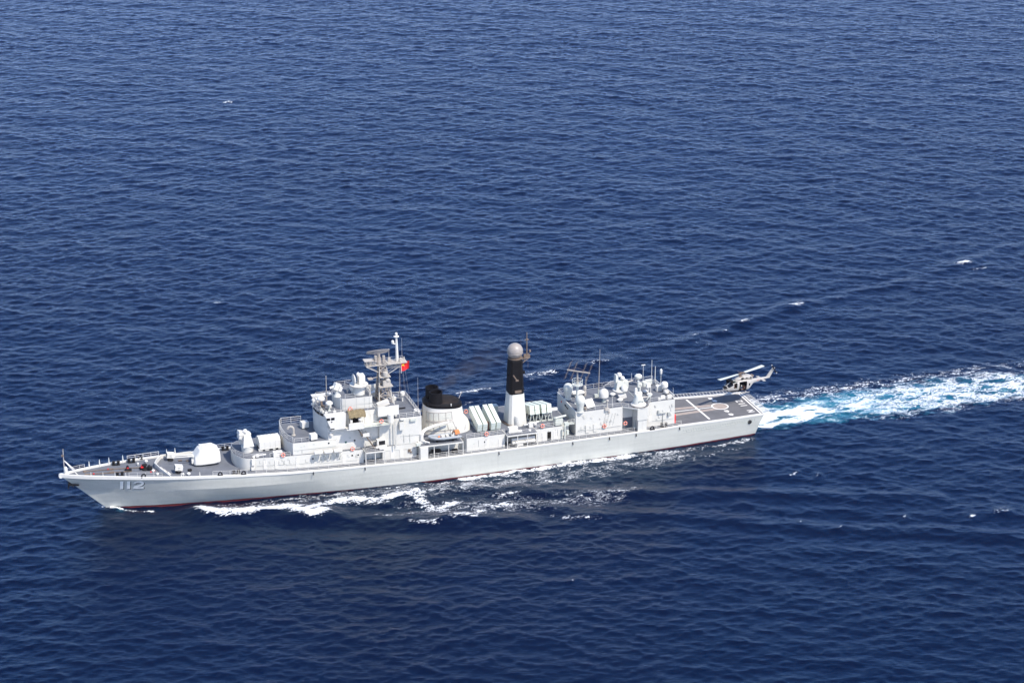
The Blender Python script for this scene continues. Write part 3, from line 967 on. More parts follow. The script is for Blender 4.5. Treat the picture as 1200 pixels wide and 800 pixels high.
# ---- breakwater
def wall(pts, h, t, name, mat, z=None, parent=None, lean=0):
    mb = MB()
    for (a, b), (h0, h1) in zip(zip(pts[:-1], pts[1:]), zip(h[:-1], h[1:])):
        d = Vector((b[0] - a[0], b[1] - a[1])).normalized(); nv = Vector((-d.y, d.x)) * t / 2
        za = zd(a[0]) if z is None else z(a[0]); zb = zd(b[0]) if z is None else z(b[0])
        p = [(a[0] - nv.x, a[1] - nv.y, za), (b[0] - nv.x, b[1] - nv.y, zb), (b[0] + nv.x, b[1] + nv.y, zb), (a[0] + nv.x, a[1] + nv.y, za)]
        q = [(p[0][0] + lean, p[0][1], za + h0), (p[1][0] + lean, p[1][1], zb + h1), (p[2][0] + lean, p[2][1], zb + h1), (p[3][0] + lean, p[3][1], za + h0)]
        mb.hexa(p + q)
    return part(name, mb, M[mat], parent)
bwk = wall([(123.7, 5.1), (125.2, 2.1), (125.9, -.2), (125.2, -2.2), (123.9, -4.6)], [.25, .85, 1.05, .95, .8], .14, 'breakwater', 'bright')
wall([(123.9, -4.6), (120.5, -5.3), (117.8, -5.7)], [.8, .62, .6], .16, 'breakwater', 'bright')
mb = MB()
for t in (.2, .45, .7):
    x, y = 123.9 + 1.9 * t, 5.1 - 5.2 * t
    mb.hexa([(x - .9, y - .5, zd(x)), (x - .1, y - .1, zd(x)), (x - .1, y, zd(x)), (x - .9, y - .4, zd(x)), (x - .25, y - .15, zd(x) + .75), (x - .1, y - .1, zd(x) + .8), (x - .1, y, zd(x) + .8), (x - .25, y - .05, zd(x) + .75)])
part('bracket', mb, M['bright'], bwk)

# ---- two box launchers for anti-submarine rockets
def rocket_launcher(x, y):
    z = zd(x)
    mb = MB(); mb.lathe([(.62, 0), (.55, .3), (.45, .45)], (x, y, z), 14)
    for s in (-.5, .5): mb.box((x - .1, y + s, z + .5), (.6, .12, .7))
    b_ = part('rocket_launcher', mb, M['dark'])
    tl = Matrix.Rotation(R(-10), 3, 'Y')
    mb = MB(); mb.box((x - .05, y, z + 1.12), (1.5, 1.25, .9), 0, tl)
    part('tube_box', mb, M['bright'], b_)
    mb = MB()
    for i in range(2):
        for k in range(4):
            c = Vector((x - .05, y, z + 1.12)) + tl @ Vector((.76, -.45 + .3 * k, -.2 + .4 * i))
            mb.tube(c, c + tl @ Vector((.02, 0, 0)), .12, n=10)
    for k in (-.25, .12):
        c = Vector((x - .05, y + .63, z + 1.12 + k)); mb.box(c, (.5, .02, .05), 0, tl)
    part('muzzle', mb, M['dark'], b_)
rocket_launcher(122.3, -3.3); rocket_launcher(121.9, 3.1)
mb = MB(); mb.box((119.6, 2.6, zd(119.6) + .22), (.7, .5, .3), .3); mb.lathe([(.4, 0), (.4, .14)], (119.6, 2.6, zd(119.6)), 10)
part('deck_hatch', mb, M['dark'])
mb = MB()
for x, y in ((119, -2.4), (120.5, -2.7), (117, -3.9)): mb.box((x, y, zd(x) + .08), (.7, .5, .16))
part('deck_hatch', mb, M['aged'])

# ---- main gun
def main_gun():
    x0, y0 = 115.75, -.85
    z = zd(x0) + .02
    mb = MB(); mb.lathe([(1.75, 0), (1.75, .22), (1.6, .3)], (x0, y0, z), 28)
    g = part('main_gun', mb, M['dark'])
    # faceted house: x fore/aft, y half widths, z
    st = [(2.62, 1.55, .45, 1.15, 1.15), (2.35, 1.9, .32, 1.5, 1.9), (1.35, 2.1, .3, 1.62, 3.15), (.55, 2.12, .3, 1.62, 3.48), (-1.35, 2.08, .3, 1.55, 3.55), (-2.45, 1.9, .42, 1.4, 2.95), (-2.62, 1.8, .6, 1.4, 2.55)]
    vs, fs = [], []
    for dx_, hw, zb, ht, zt in st:
        zm = zt * .62 + zb * .38
        ring = [(-hw * .9, zb), (-hw, zb + .22), (-hw * .93, zm), (-ht, zt - .22), (-ht * .8, zt), (ht * .8, zt), (ht, zt - .22), (hw * .93, zm), (hw, zb + .22), (hw * .9, zb)]
        vs += [(x0 + dx_, y0 + y, z + zz) for y, zz in ring]
    k = 10
    for i in range(len(st) - 1):
        for j in range(k):
            fs.append((i * k + j, i * k + (j + 1) % k, (i + 1) * k + (j + 1) % k, (i + 1) * k + j))
    fs += [tuple(range(k)), tuple(reversed(range((len(st) - 1) * k, len(st) * k)))]
    mb = MB().add(vs, fs)
    h = part('gun_house', mb, M['bright'], g, smooth=15)
    mb = MB()
    mb.box((x0 + 2.1, y0 - .1, z + 1.62), (.9, 1.5, .75), 0, Matrix.Rotation(R(20), 3, 'Y'))
    part('gun_mantlet', mb, M['white'], g)
    for s in (-.42, .42):
        mb = MB(); mb.tube((x0 + 2.1, y0 + s - .1, z + 1.75), (x0 + 3.6, y0 + s - .1, z + 1.86), .15, .12, n=10)
        mb.tube((x0 + 3.6, y0 + s - .1, z + 1.86), (x0 + 6.6, y0 + s - .1, z + 2.02), .10, .08, n=10)
        part('barrel', mb, M['bright'], g)
    mb = MB(); mb.box((x0 + 2.72, y0 + .9, z + .95), (.5, .5, .8)); part('sight_port', mb, M['bright'], g)
    mb = MB(); mb.box((x0 + .9, y0 - 1.0, z + 3.5), (.35, .3, .18)); mb.lathe([(.3, 0), (.3, .1)], (x0 - .4, y0 - .3, z + 3.52), 12); part('hatch', mb, M['bright'], g)
main_gun()

# ================================================================== superstructure
def subdiv(poly, step=4.0):
    out = []
    for a, b in zip(poly, poly[1:] + poly[:1]):
        n = max(1, int(math.hypot(b[0] - a[0], b[1] - a[1]) / step))
        for i in range(n):
            out.append((a[0] + (b[0] - a[0]) * i / n, a[1] + (b[1] - a[1]) * i / n))
    return out
def mirror(port):
    """port-side outline from bow to stern -> closed ccw polygon"""
    return list(port) + [(x, -y) for x, y in reversed(port)]
def house(name, port, zb, zt, mat='white', floor='deck', inset=.06, parent=None, smooth=25):
    pl = []
    for p, q in zip(port[:-1], port[1:]):
        n = max(1, int(math.hypot(q[0] - p[0], q[1] - p[1]) / 3.0))
        for i in range(n): pl.append((p[0] + (q[0] - p[0]) * i / n, p[1] + (q[1] - p[1]) * i / n))
    pl.append(port[-1])
    n = len(pl)
    fb = zb if callable(zb) else (lambda x, y: zb)
    ft = zt if callable(zt) else (lambda x, y: zt)
    vs = []
    for x, y in pl:
        vs += [(x, y, fb(x, y)), (x, y, ft(x, y)), (x, -y, ft(x, -y)), (x, -y, fb(x, -y))]
    fs = [(0, 1, 2, 3), tuple(4 * (n - 1) + k for k in (3, 2, 1, 0))]
    for i in range(n - 1):
        for k in range(4):
            a, c = 4 * i + k, 4 * i + (k + 1) % 4
            fs.append((a, a + 4, c + 4, c))
    o = part(name, MB().add(vs, fs), M[mat], parent, smooth)
    if floor:
        vs = []
        for i, (x, y) in enumerate(pl):
            xx = x - inset if i == 0 else x + inset if i == n - 1 else x
            yy = max(.02, y - inset)
            vs += [(xx, yy, ft(x, y) + .006), (xx, -yy, ft(x, y) + .006)]
        part('deck_plating', MB().add(vs, [(2 * i, 2 * i + 2, 2 * i + 3, 2 * i + 1) for i in range(n - 1)]), M[floor], o, 0)
    return o

arc01 = [(110.75 - 2.85 * (1 - math.sqrt(max(0, 1 - (y / 4.9) ** 2))), y) for y in (.6, 1.4, 2.2, 3.0, 3.7, 4.3, 4.7)] + [(107.7, 4.9)]
deckhouse = house('forward_deckhouse', arc01 + [(101.2, 5.65), (90.5, 5.95), (85.65, 6.05), (85.6, 4.6), (81.7, 4.6), (81.65, 5.75), (74.7, 5.9), (74.65, 4.3), (65.4, 4.3), (64.4, 6.35), (56.4, 6.4), (56.35, 4.1), (49.75, 4.1), (49.7, 6.2), (44.0, 6.1), (43.9, 4.6), (42.2, 4.6)], lambda x, y: zd(x) - .05, lambda x, y: z01(x))
# overhanging platforms of the same level, with their posts
for x0, x1 in ((85.6, 81.7), (74.6, 65.5), (56.3, 49.8)):
    mb = MB()
    for s in (1, -1):
        ya, yb = sorted((s * 4.1, s * 7.75))
        mb.hexa([(x1, ya, z01(x1) - .22), (x0, ya, z01(x0) - .22), (x0, yb, z01(x0) - .22), (x1, yb, z01(x1) - .22), (x1, ya, z01(x1) + .02), (x0, ya, z01(x0) + .02), (x0, yb, z01(x0) + .02), (x1, yb, z01(x1) + .02)])
    p = part('platform', mb, M['white'])
    mb = MB()
    for s in (1, -1):
        ya, yb = sorted((s * 4.1, s * 7.62))
        mb.add([(x1 + .1, ya, z01(x1) + .03), (x0 - .1, ya, z01(x0) + .03), (x0 - .1, yb, z01(x0) + .03), (x1 + .1, yb, z01(x1) + .03)], [(0, 1, 2, 3)])
    part('deck_plating', mb, M['deck'], p, 0)
    n = 3 if x0 - x1 < 5 else 4
    mb = MB()
    for i in range(n):
        x = x1 + (x0 - x1) * (i + .02) / (n - .96) if n > 1 else x0
        if x0 == 74.6 and x > 72.6: continue
        for s in (1, -1): mb.tube((x, s * 7.6, zd(x)), (x, s * 7.6, z01(x) - .2), .09, n=7)
    part('post', mb, M['bright'], p)
rail([(85.5, 6.1, z01(85.5) + .03), (85.5, 7.65, z01(85.5) + .03), (81.8, 7.65, z01(81.8) + .03)], h=.95)
rail([(64.4, 6.3, z01(64.4)), (56.4, 6.35, z01(56.4))], h=.95)
rail([(64.4, -6.3, z01(64.4)), (56.4, -6.35, z01(56.4))], h=.95)
rail([(49.7, 6.1, z01(49)), (44.1, 6.0, z01(44))], h=.95)
rail([(49.7, -6.1, z01(49)), (44.1, -6.0, z01(44))], h=.95)
rail([(56.2, 7.65, z01(56) + .03), (50.2, 7.65, z01(50) + .03)], h=.9, wires=2, step=2.8)
rail([(110.3, -2.0, 8.6), (110.62, 0, 8.6), (110.3, 2.0, 8.6), (109.2, 3.9, 8.6), (107.7, 4.8, 8.55), (105.5, 5.0, 8.5)], h=.95)
rail([(104.2, 5.2, z01(104)), (100.2, 5.6, z01(100))], h=.9, wires=2)
# pillars at the ship's side
for x0, x1, yy in ((74.45, 72.85, 7.85),):
    for s in (1, -1):
        ya, yb = sorted((s * (yy - 1.4), s * (yy + .02)))
        mb = MB(); mb.span(x1, x0, ya, yb, zd(x0), z01(x0) - .25)
        part('side_pillar', mb, M['white'])

def plate(parent, name, x, z, w, h, yfun, mat, off=.02, t=.05, side=1):
    """a flat fitting on a fore-and-aft wall"""
    y = yfun(x) if callable(yfun) else yfun
    mb = MB(); mb.box((x, side * (y + off), z), (w, t, h))
    return part(name, mb, M[mat], parent)
def y01(x): return lerp(x, [42, 44, 49.7, 56.4, 64.4, 74.7, 81.6, 85.6, 90.5, 101.2, 107.7], [6.05, 6.1, 6.2, 6.4, 6.35, 5.9, 5.75, 6.05, 5.95, 5.65, 4.9])
# doors, ports and conduits along the 01 wall
for x in (87.9, 86.7, 95.8): plate(deckhouse, 'porthole', x, zd(x) + 1.75, .3, .3, y01, 'glass')
for x, w in ((89.6, .7), (79.7, .75), (77.8, .75), (57.4, .75), (60.2, .75), (105.2, .75), (98.9, .75), (103.0, .7), (48.2, .75), (45.6, .8)):
    plate(deckhouse, 'door', x, zd(x) + 1.05, w, 1.75, y01, 'bright', off=.03)
mb = MB(); mb.box((46.9, 6.17, zd(47) + 1.02), (.78, .1, 1.8)); part('doorway', mb, M['cabin'], deckhouse)
plate(deckhouse, 'door', 48.0, zd(48) + 1.02, .72, 1.8, y01, 'bright', off=.08)
plate(deckhouse, 'porthole', 60.6, zd(60) + 1.65, .32, .32, y01, 'glass'); plate(deckhouse, 'porthole', 62.9, zd(62) + 1.55, .3, .26, y01, 'pale')
mb = MB()
rr = random.Random(5)
for i in range(26):
    x = rr.uniform(87, 106.5); h = rr.uniform(.35, .8); z = zd(x) + rr.uniform(1.0, 1.9)
    y = y01(x) + .04
    mb.tube((x, y, z), (x, y, z + h), .028, n=5); mb.tube((x, y, z), (x - rr.uniform(.25, .5), y, z), .028, n=5)
for x0, x1, dz in ((106.8, 101.5, .95), (101.2, 96.0, .9), (94.5, 87, .62), (81, 75, 1.9)):
    mb.tube((x0, y01(x0) + .04, zd(x0) + dz), (x1, y01(x1) + .04, zd(x1) + dz), .03, n=5)
for i in range(10):
    x = rr.uniform(44.5, 63.5)
    if 49 < x < 57: continue
    mb.tube((x, y01(x) + .04, zd(x) + .8), (x, y01(x) + .04, zd(x) + 2.2), .03, n=5)
part('conduit', mb, M['pipe'], deckhouse)
mb = MB()
mb.box((76.2, 5.95, zd(76) + 1.55), (.5, .2, .6)); mb.box((75.9, 5.98, zd(76) + 1.2), (.25, .2, .3))
part('hose_rack', mb, M['aged'], deckhouse)
mb = MB()                                                   # fire gear and vents clustered at the 01 corner
mb.box((107.6, 5.05, 7.9), (.55, .5, 1.3)); mb.box((107.7, 5.1, 6.5), (.6, .45, .6)); mb.tube((107.4, 5.1, 6.8), (107.4, 5.1, 8.8), .14)
mb.lathe([(.3, 0), (.36, .2), (.2, .4)], (107.3, 4.6, 8.62), 10); mb.tube((107.2, 4.7, 9.05), (104.9, 4.9, 9.1), .16); mb.box((106.6, 4.8, 9.0), (.6, .45, .5))
part('davit_winch', mb, M['bright'], deckhouse)
mb = MB(); mb.box((109.9, 2.95, 6.75), (.3, .3, .3), .6); part('valve_cover', mb, M['red'], deckhouse)
# life raft canisters on their tilting racks
for x in (94.9, 92.9, 90.95):
    mb = MB()
    for d in (-.55, .55):
        mb.tube((x + d, 6.1, zd(x) + 1.5), (x + d, 6.95, zd(x) + 2.6), .05, n=6); mb.tube((x + d, 6.95, zd(x) + 2.6), (x + d, 6.0, z01(x) - .1), .05, n=6)
        mb.tube((x + d, 6.0, zd(x) + 1.2), (x + d, 6.5, zd(x) + 2.0), .045, n=6)
    rk = part('raft_rack', mb, M['pale'])
    mb = MB(); rt = Matrix.Rotation(R(90), 4, 'Y')
    mb.lathe([(.18, -.86), (.36, -.78), (.42, -.6), (.42, -.03), (.45, -.03), (.45, .03), (.42, .03), (.42, .6), (.36, .78), (.18, .86)], (x, 6.75, z01(x) + .62), 16, rot=rt)
    part('liferaft_canister', mb, M['bright'], rk)
mb = MB(); mb.box((97.6 + 5.0, 4.85, z01(102) + .5), (1.8, .9, 1.0)); mb.box((102.7, 4.85, z01(102) + 1.08), (.4, .3, .2)); part('locker', mb, M['bright'])

# ---- short range missile launcher on the fore deckhouse
def sam_launcher(x, y, z):
    mb = MB(); mb.lathe([(1.15, 0), (1.15, .75), (1.2, .8), (1.2, 1.15), (1.0, 1.25)], (x, y, z), 26)
    g = part('missile_launcher', mb, M['white'])
    mb = MB()
    mb.box((x, y, z + 2.0), (1.1, 1.0, 1.7)); mb.lathe([(.45, 0), (.5, .5), (.3, .75)], (x + .15, y, z + 3.2), 14)
    part('pedestal', mb, M['pale'], g)
    mb = MB()
    mb.hexa([(x - 1.15, y + .75, z + 1.35), (x + 1.0, y + .75, z + 1.2), (x + 1.0, y + 1.25, z + 1.2), (x - 1.15, y + 1.25, z + 1.35), (x - .55, y + .62, z + 3.8), (x + .75, y + .62, z + 3.65), (x + .75, y + 1.0, z + 3.65), (x - .55, y + 1.0, z + 3.8)])
    part('blast_shield', mb, M['bright'], g)
    tl = Matrix.Rotation(R(-14), 3, 'Y')
    for s in (-1, 1):
        mb = MB()
        for i in (0, 1):
            for k in (0, 1):
                c = Vector((x + .4, y + s * (1.05 + .0) - .25 + .5 * k, z + 2.7 + i * .75))
                if s > 0: c = c + Vector((0, -1.15, .2))
                mb.box(c, (2.3, .46, .66), 0, tl)
                mb.box(c + tl @ Vector((1.18, 0, 0)), (.1, .52, .72), 0, tl)
        part('launch_box', mb, M['bright'], g)
    mb = MB(); mb.lathe([(.2, 0), (.42, .25), (.5, .6), (.3, .9), (.1, 1.0)], (x + .35, y + .1, z + 3.7), 14); part('tracker', mb, M['bright'], g)
    mb = MB(); mb.box((x + 1.25, y - .5, z + 1.9), (.4, .4, .9)); mb.box((x + 1.3, y - .9, z + 2.5), (.3, .3, .7)); part('sensor', mb, M['bright'], g)
sam_launcher(107.75, .95, 8.6)
# reload house behind it
def reload_house():
    x0, x1, y0, y1, z = 101.3, 105.5, -1.2, 1.95, 8.55
    vs, fs = [], []
    for x in (x1, x0):
        vs += [(x, y0, z + .5), (x, y1, z + .5), (x, y1, z + 1.95), (x, y1 - .85, z + 2.5), (x, y0 + .85, z + 2.5), (x, y0, z + 1.95)]
    for j in range(6): fs.append((j, (j + 1) % 6, 6 + (j + 1) % 6, 6 + j))
    fs += [(5, 4, 3, 2, 1, 0), (6, 7, 8, 9, 10, 11)]
    h = part('reload_house', MB().add(vs, fs), M['bright'], smooth=15)
    mb = MB()
    for x in (105.3, 104.0, 102.6, 101.5):
        for y in (y0 + .2, y1 - .2): mb.box((x, y, z + .25), (.8 if x > 103 else .5, .35, .5))
    mb.tube((101.3, y1 - .1, z + .4), (105.4, y1 - .1, z + .4), .15)
    part('support', mb, M['white'], h)
    mb = MB(); mb.span(x0 + .05, x1 - .05, y0 + .4, y1 - .4, z + .02, z + .48); part('recess_shade', mb, M['dark'], h)  # dark block fills the gap under the house as painted shade
    mb = MB()
    for i in range(1, 4): mb.box((x0 + i * 1.05, y1 + .01, z + 1.22), (.03, .03, 1.4))
    for i in range(5): mb.box((x1 - .5 - i * .75, y0 + 1.1, z + 2.53), (.25, .2, .1))
    part('seam', mb, M['pipe'], h)
reload_house()

# ---- 02 level in front of and below the bridge
h2 = house('upper_deckhouse', [(100.75, .9), (100.6, 2.2), (100.2, 4.0), (99.6, 5.28), (90.4, 5.28)], lambda x, y: z01(x) - .03, lambda x, y: lerp(x, [90, 93, 100], [10.35, 10.6, 10.83]))
rail([(99.5, 5.1, 10.83), (100.05, 4.0, 10.83), (100.45, 2.2, 10.83), (100.55, 0, 10.83), (100.4, -2.2, 10.83), (100.1, -4, 10.83), (99.5, -5.1, 10.83), (95.5, -5.1, 10.75)], h=1.25, r=.03, post=.045, hand=.04)
rail([(99.2, 5.1, 10.82), (96.3, 5.1, 10.75)], h=.9, wires=2)
def y02(x): return 5.28
for x, z, mat in ((92.4, 9.95, 'glass'), (97.9, 9.9, 'pale'), (97.3, 10.0, 'pale'), (95.4, 10.15, 'pale'), (98.6, 9.1, 'pale')): plate(h2, 'porthole', x, z, .3, .3, y02, mat)
mb = MB(); mb.tube((99.3, 5.32, 9.25), (91, 5.32, 9.15), .03, n=5); mb.tube((97.8, 5.32, 8.6), (97.8, 5.32, 9.3), .05, n=5); part('conduit', mb, M['pipe'], h2)
mb = MB()                                                   # goose-neck vent
mb.lathe([(.42, 0), (.42, .12), (.26, .18)], (98.5, 1.35, 10.83), 14)
gp = [(98.5, 1.35, 10.95)] + [(98.5 + .0, 1.35, 11.6)] + [(98.5 + .55 - .55 * math.cos(a), 1.35 - .25 * math.sin(a / 2), 12.2 + .5 * math.sin(a)) for a in (.0, .6, 1.2, 1.8, 2.4, 3.0)]
mb.path(gp, .24, 10); part('gooseneck_vent', mb, M['mast_grey'])
for x, y, s in ((95.5, -2.0, 1.25), (95.3, 4.5, 1.15)):
    mb = MB(); mb.lathe([(.3, 0), (.3, .4)], (x, y, 10.75), 10)
    b_ = part('searchlight', mb, M['dark'])
    mb = MB(); mb.box((x, y, 11.5), (1.15 * s, 1.0 * s, .95 * s), .15); mb.box((x - .55 * s, y + .1, 11.45), (.3, .5, .5)); part('lamp_cover', mb, M['bright'], b_)

# ---- bridge
front = [(93.85, .7), (93.75, 1.8), (93.45, 3.0), (93.0, 4.1), (92.4, 5.15)]
tower = house('bridge_tower', front + [(86.0, 5.0), (84.0, 4.4), (80, 4.4)], lambda x, y: z01(x) - .02, 13.1, floor=None)
bridge = house('bridge', [(93.85, .7), (93.75, 1.8), (93.4, 3.0), (92.9, 4.1), (92.45, 4.9), (82.5, 4.9)], 13.1, 15.75, floor='deck')
# wing boxes with raked fronts
for s in (1, -1):
    p = [(89.15, 4.7, 12.95), (92.0, 4.7, 12.95), (92.0, 6.15, 12.95), (89.15, 6.15, 12.95), (89.0, 4.7, 15.95), (93.1, 4.7, 15.95), (93.1, 6.15, 15.95), (89.0, 6.15, 15.95)]
    p = [(x, s * y, z) for x, y, z in p]
    w = part('bridge_wing', MB().hexa(p), M['bright'], bridge)
    for x in (92.55, 91.65):
        mb = MB(); mb.box((x, s * 6.16, 15.32), (.72, .06, .5)); part('window', mb, M['glass'], w)
    mb = MB(); mb.box((91.9, s * 6.16, 14.7), (.25, .06, .22)); mb.box((91.75, s * 6.16, 13.2), (.75, .06, .2)); part('slot', mb, M['dark'], w)
mb = MB()
fr = [(92.95, 4.1), (93.45, 3.0), (93.8, 1.8), (93.9, .6), (93.9, -.6), (93.8, -1.8), (93.45, -3.0), (92.95, -4.1)]
for a, b in zip(fr[:-1], fr[1:]):
    a, b = Vector((*a, 15.15)), Vector((*b, 15.15)); d = (b - a) * .42; c = (a + b) / 2 + Vector((.04, 0, 0))
    up = Vector((0, 0, .52)); mb.add([c - d, c + d, c + d + up, c - d + up], [(0, 1, 2, 3)])
part('window', mb, M['glass'], bridge, 0)
# open wing platforms with solid screens
for s in (1, -1):
    mb = MB()
    mb.span(85.75, 89.1, *sorted((s * 4.6, s * 7.2)), 12.92, 13.05); mb.span(85.7, 88.7, *sorted((s * 7.14, s * 7.24)), 12.93, 14.35); mb.span(85.65, 85.75, *sorted((s * 6.0, s * 7.24)), 12.93, 14.2)
    wp = part('wing_platform', mb, M['bright'])
    mb = MB(); mb.span(80.4, 85.74, *sorted((s * 4.3, s * 7.0)), 12.98, 13.08); part('walkway', mb, M['pale'], wp)
    for x in (88, 86.4, 84.2, 82): 
        mb = MB(); mb.hexa([(x - .06, s * 4.9, 12.0), (x + .06, s * 4.9, 12.0), (x + .06, s * 4.95, 12.0), (x - .06, s * 4.95, 12.0), (x - .06, s * 4.9, 12.95), (x + .06, s * 4.9, 12.95), (x + .06, s * 6.9, 12.95), (x - .06, s * 6.9, 12.95)]); part('bracket', mb, M['pale'], wp)
    rail([(85.6, s * 6.95, 13.08), (80.5, s * 6.95, 13.08)], h=1.0)
# folded awning, binoculars and gear on the port wing
mb = MB(); vs = []; fs = []
for i in range(13):
    x = 88.5 - 3.4 * i / 12; dz = .10 * math.sin(i * 2.1) + .05 * math.sin(i * 5)
    vs += [(x, 5.0, 16.25 + dz), (x, 5.9, 16.15 + dz), (x, 6.55, 15.75 + dz * .5), (x, 6.75, 15.2 + dz), (x, 6.62, 15.2 + dz), (x, 6.4, 15.65 + dz * .5), (x, 5.85, 16.02 + dz), (x, 5.0, 16.1 + dz)]
for i in range(12):
    for j in range(8): fs.append((i * 8 + j, i * 8 + (j + 1) % 8, (i + 1) * 8 + (j + 1) % 8, (i + 1) * 8 + j))
fs += [tuple(range(8)), tuple(reversed(range(96, 104)))]
part('awning', MB().add(vs, fs), M['canvas'])
mb = MB()
for x in (88.3, 85.3): mb.tube((x, 6.6, 13.05), (x, 6.6, 15.3), .05, n=6)
part('awning_pole', mb, M['bright'])
mb = MB(); mb.box((87.1, 4.93, 14.1), (1.9, .1, 2.0)); part('doorway', mb, M['cabin'], bridge)
mb = MB(); mb.ball((86.2, 6.3, 14.55), .42, 12); mb.tube((86.2, 6.3, 13.05), (86.2, 6.3, 14.3), .12); mb.box((88.0, 6.4, 13.9), (.4, .4, 1.6)); part('pelorus', mb, M['bright'])
for x in (84.6, 83.3): plate(bridge, 'door', x, 14.15, .75, 1.8, 4.9, 'bright', off=.03)
# bridge roof: rails, searchlights, covered lamps
rail([(92.8, 4.6, 15.95), (93.3, 3.2, 15.78), (93.65, 1.8, 15.78), (93.7, 0, 15.78), (93.65, -1.8, 15.78), (93.2, -3.2, 15.78), (92.4, -4.6, 15.78), (88.5, -4.7, 15.78)], h=1.05)
rail([(92.7, 6.0, 15.98), (89.1, 6.0, 15.98)], h=.95)
rail([(89.0, 4.75, 15.78), (82.6, 4.75, 15.78)], h=.95)
def lamp(x, y, z, r, h, mat='bright', name='covered_lamp'):
    mb = MB(); mb.tube((x, y, z), (x, y, z + h), .11, n=8); mb.box((x, y, z + .15), (.5, .5, .3))
    b_ = part(name, mb, M['pale'])
    mb = MB(); mb.lathe([(r * .55, 0), (r, .12), (r * .98, r * .55), (r * .55, r * .95), (.1, r * 1.05)], (x, y, z + h), 14); part('cover', mb, M[mat], b_)
lamp(92.6, .6, 15.78, .78, 1.5); lamp(91.6, 3.2, 15.78, .72, 1.45)
for x, y, z in ((93.85, -.8, 16.9), (93.9, -1.2, 15.9), (92.9, -2.6, 16.3)):
    mb = MB(); mb.ball((x, y, z), .33, 10); mb.box((x - .2, y + .3, z - .3), (.5, .3, .6)); part('floodlight', mb, M['bright'])
mb = MB(); mb.box((92.75, 1.7, 16.7), (.35, .3, 1.5)); mb.box((92.5, 2.2, 16.3), (.4, .5, .9)); part('optical_sight', mb, M['aged'])
mb = MB()
for x, y in ((93.0, 3.6), (93.1, 2.7), (92.5, 4.3), (91.0, 1.5), (90.8, 4.2)):
    mb.box((x, y, 16.0), (.5, .35, .45)); mb.tube((x, y, 15.78), (x, y, 16.6), .06, n=6)
part('signal_gear', mb, M['white'])
mb = MB(); mb.tube((91.4, .4, 15.78), (91.4, .4, 22.2), .11, .07, n=7); part('pole_aerial', mb, M['lattice'])
mb = MB(); mb.tube((94.0, -.3, 15.5), (94.0, -.3, 18.4), .06, .03, n=6); mb.tube((89.6, 4.6, 15.8), (89.6, 4.6, 18.9), .05, .03, n=6); part('pole_aerial', mb, M['bright'])

# ---- fire control deck above the bridge
fc = house('fire_control_deck', [(90.0, .8), (89.85, 1.6), (89.5, 2.5), (89.0, 3.25), (88.4, 3.55), (83.0, 3.75)], 15.7, 18.1)
mb = MB()
for x in (88.4, 86.2, 84.6, 83.6): mb.box((x, lerp(x, [83, 88.4], [3.78, 3.57]), 16.9), (.04, .04, 2.2))
mb.tube((89.2, 3.4, 16.7), (83.1, 3.82, 16.7), .03, n=5)
part('seam', mb, M['pipe'], fc)
rail([(89.6, -1.5, 18.1), (88.4, -3.4, 18.1), (83.2, -3.6, 18.1)], h=1.0)
rail([(88.4, 3.45, 18.1), (86.4, 3.5, 18.1)], h=.9, wires=2)
mb = MB(); mb.lathe([(.75, 0), (.55, .4), (.4, .9), (.42, 1.2)], (89.5, 1.6, 18.1), 14)
d1 = part('optical_director', mb, M['white'])
mb = MB(); tl = Matrix.Rotation(R(-25), 3, 'Y'); mb.box((89.55, 1.5, 20.1), (1.3, .9, 1.3), .2, tl); mb.tube((89.9, 1.5, 20.2), (90.9, 1.4, 19.9), .22, .26, n=10); mb.box((89.0, 1.9, 19.7), (.6, .7, .9), .2, tl)
part('sight_head', mb, M['bright'], d1)
mb = MB(); mb.lathe([(.45, 0), (.6, .3), (.6, .9), (.42, 1.2), (.1, 1.28)], (86.3, 1.0, 18.75), 14); mb.tube((86.3, 1.0, 18.1), (86.3, 1.0, 18.8), .2); part('satellite_dome', mb, M['bright'])
mb = MB(); mb.lathe([(.32, 0), (.36, .35), (.2, .6)], (91.0, -.8, 17.6), 10); mb.tube((91.0, -.8, 15.75), (91.0, -.8, 17.6), .07); part('floodlight', mb, M['bright'])
mb = MB(); mb.lathe([(1.15, 0), (1.12, 1.5), (1.75, 1.75), (1.85, 1.95), (1.85, 2.1), (.9, 2.2)], (85.1, 1.6, 18.05), 26)
d2 = part('fire_control_radar', mb, M['white'])
mb = MB(); mb.box((84.6, 1.6, 21.2), (1.2, 1.7, 1.7)); mb.box((84.9, 1.6, 20.4), (1.0, 1.0, .6)); part('radar_cabin', mb, M['bright'], d2)
mb = MB(); mb.lathe([(1.15, .4), (.98, .22), (.6, .07), (.15, 0), (.6, .15), (.98, .32), (1.1, .45)], (85.75, 1.6, 21.2), 22, rot=Matrix.Rotation(R(90), 4, 'Y')); mb.lathe([(.3, 0), (.35, .4), (.1, .7)], (85.2, 1.6, 21.9), 10); part('dish', mb, M['bright'], d2)
mb = MB(); mb.ring((85.1, 1.6, 20.1), 1.85, .06); part('platform_rim', mb, M['lattice'], d2)
mb = MB()
for x, y, h in ((83.1, 2.6, 1.6), (83.4, 3.3, 1.2), (87.2, 0.6, .7)):
    mb.tube((x, y, 18.05), (x, y, 18.05 + h), .16, .1, n=8); mb.box((x, y, 18.1 + h), (.4, .4, .35))
part('signal_gear', mb, M['mast_grey'])

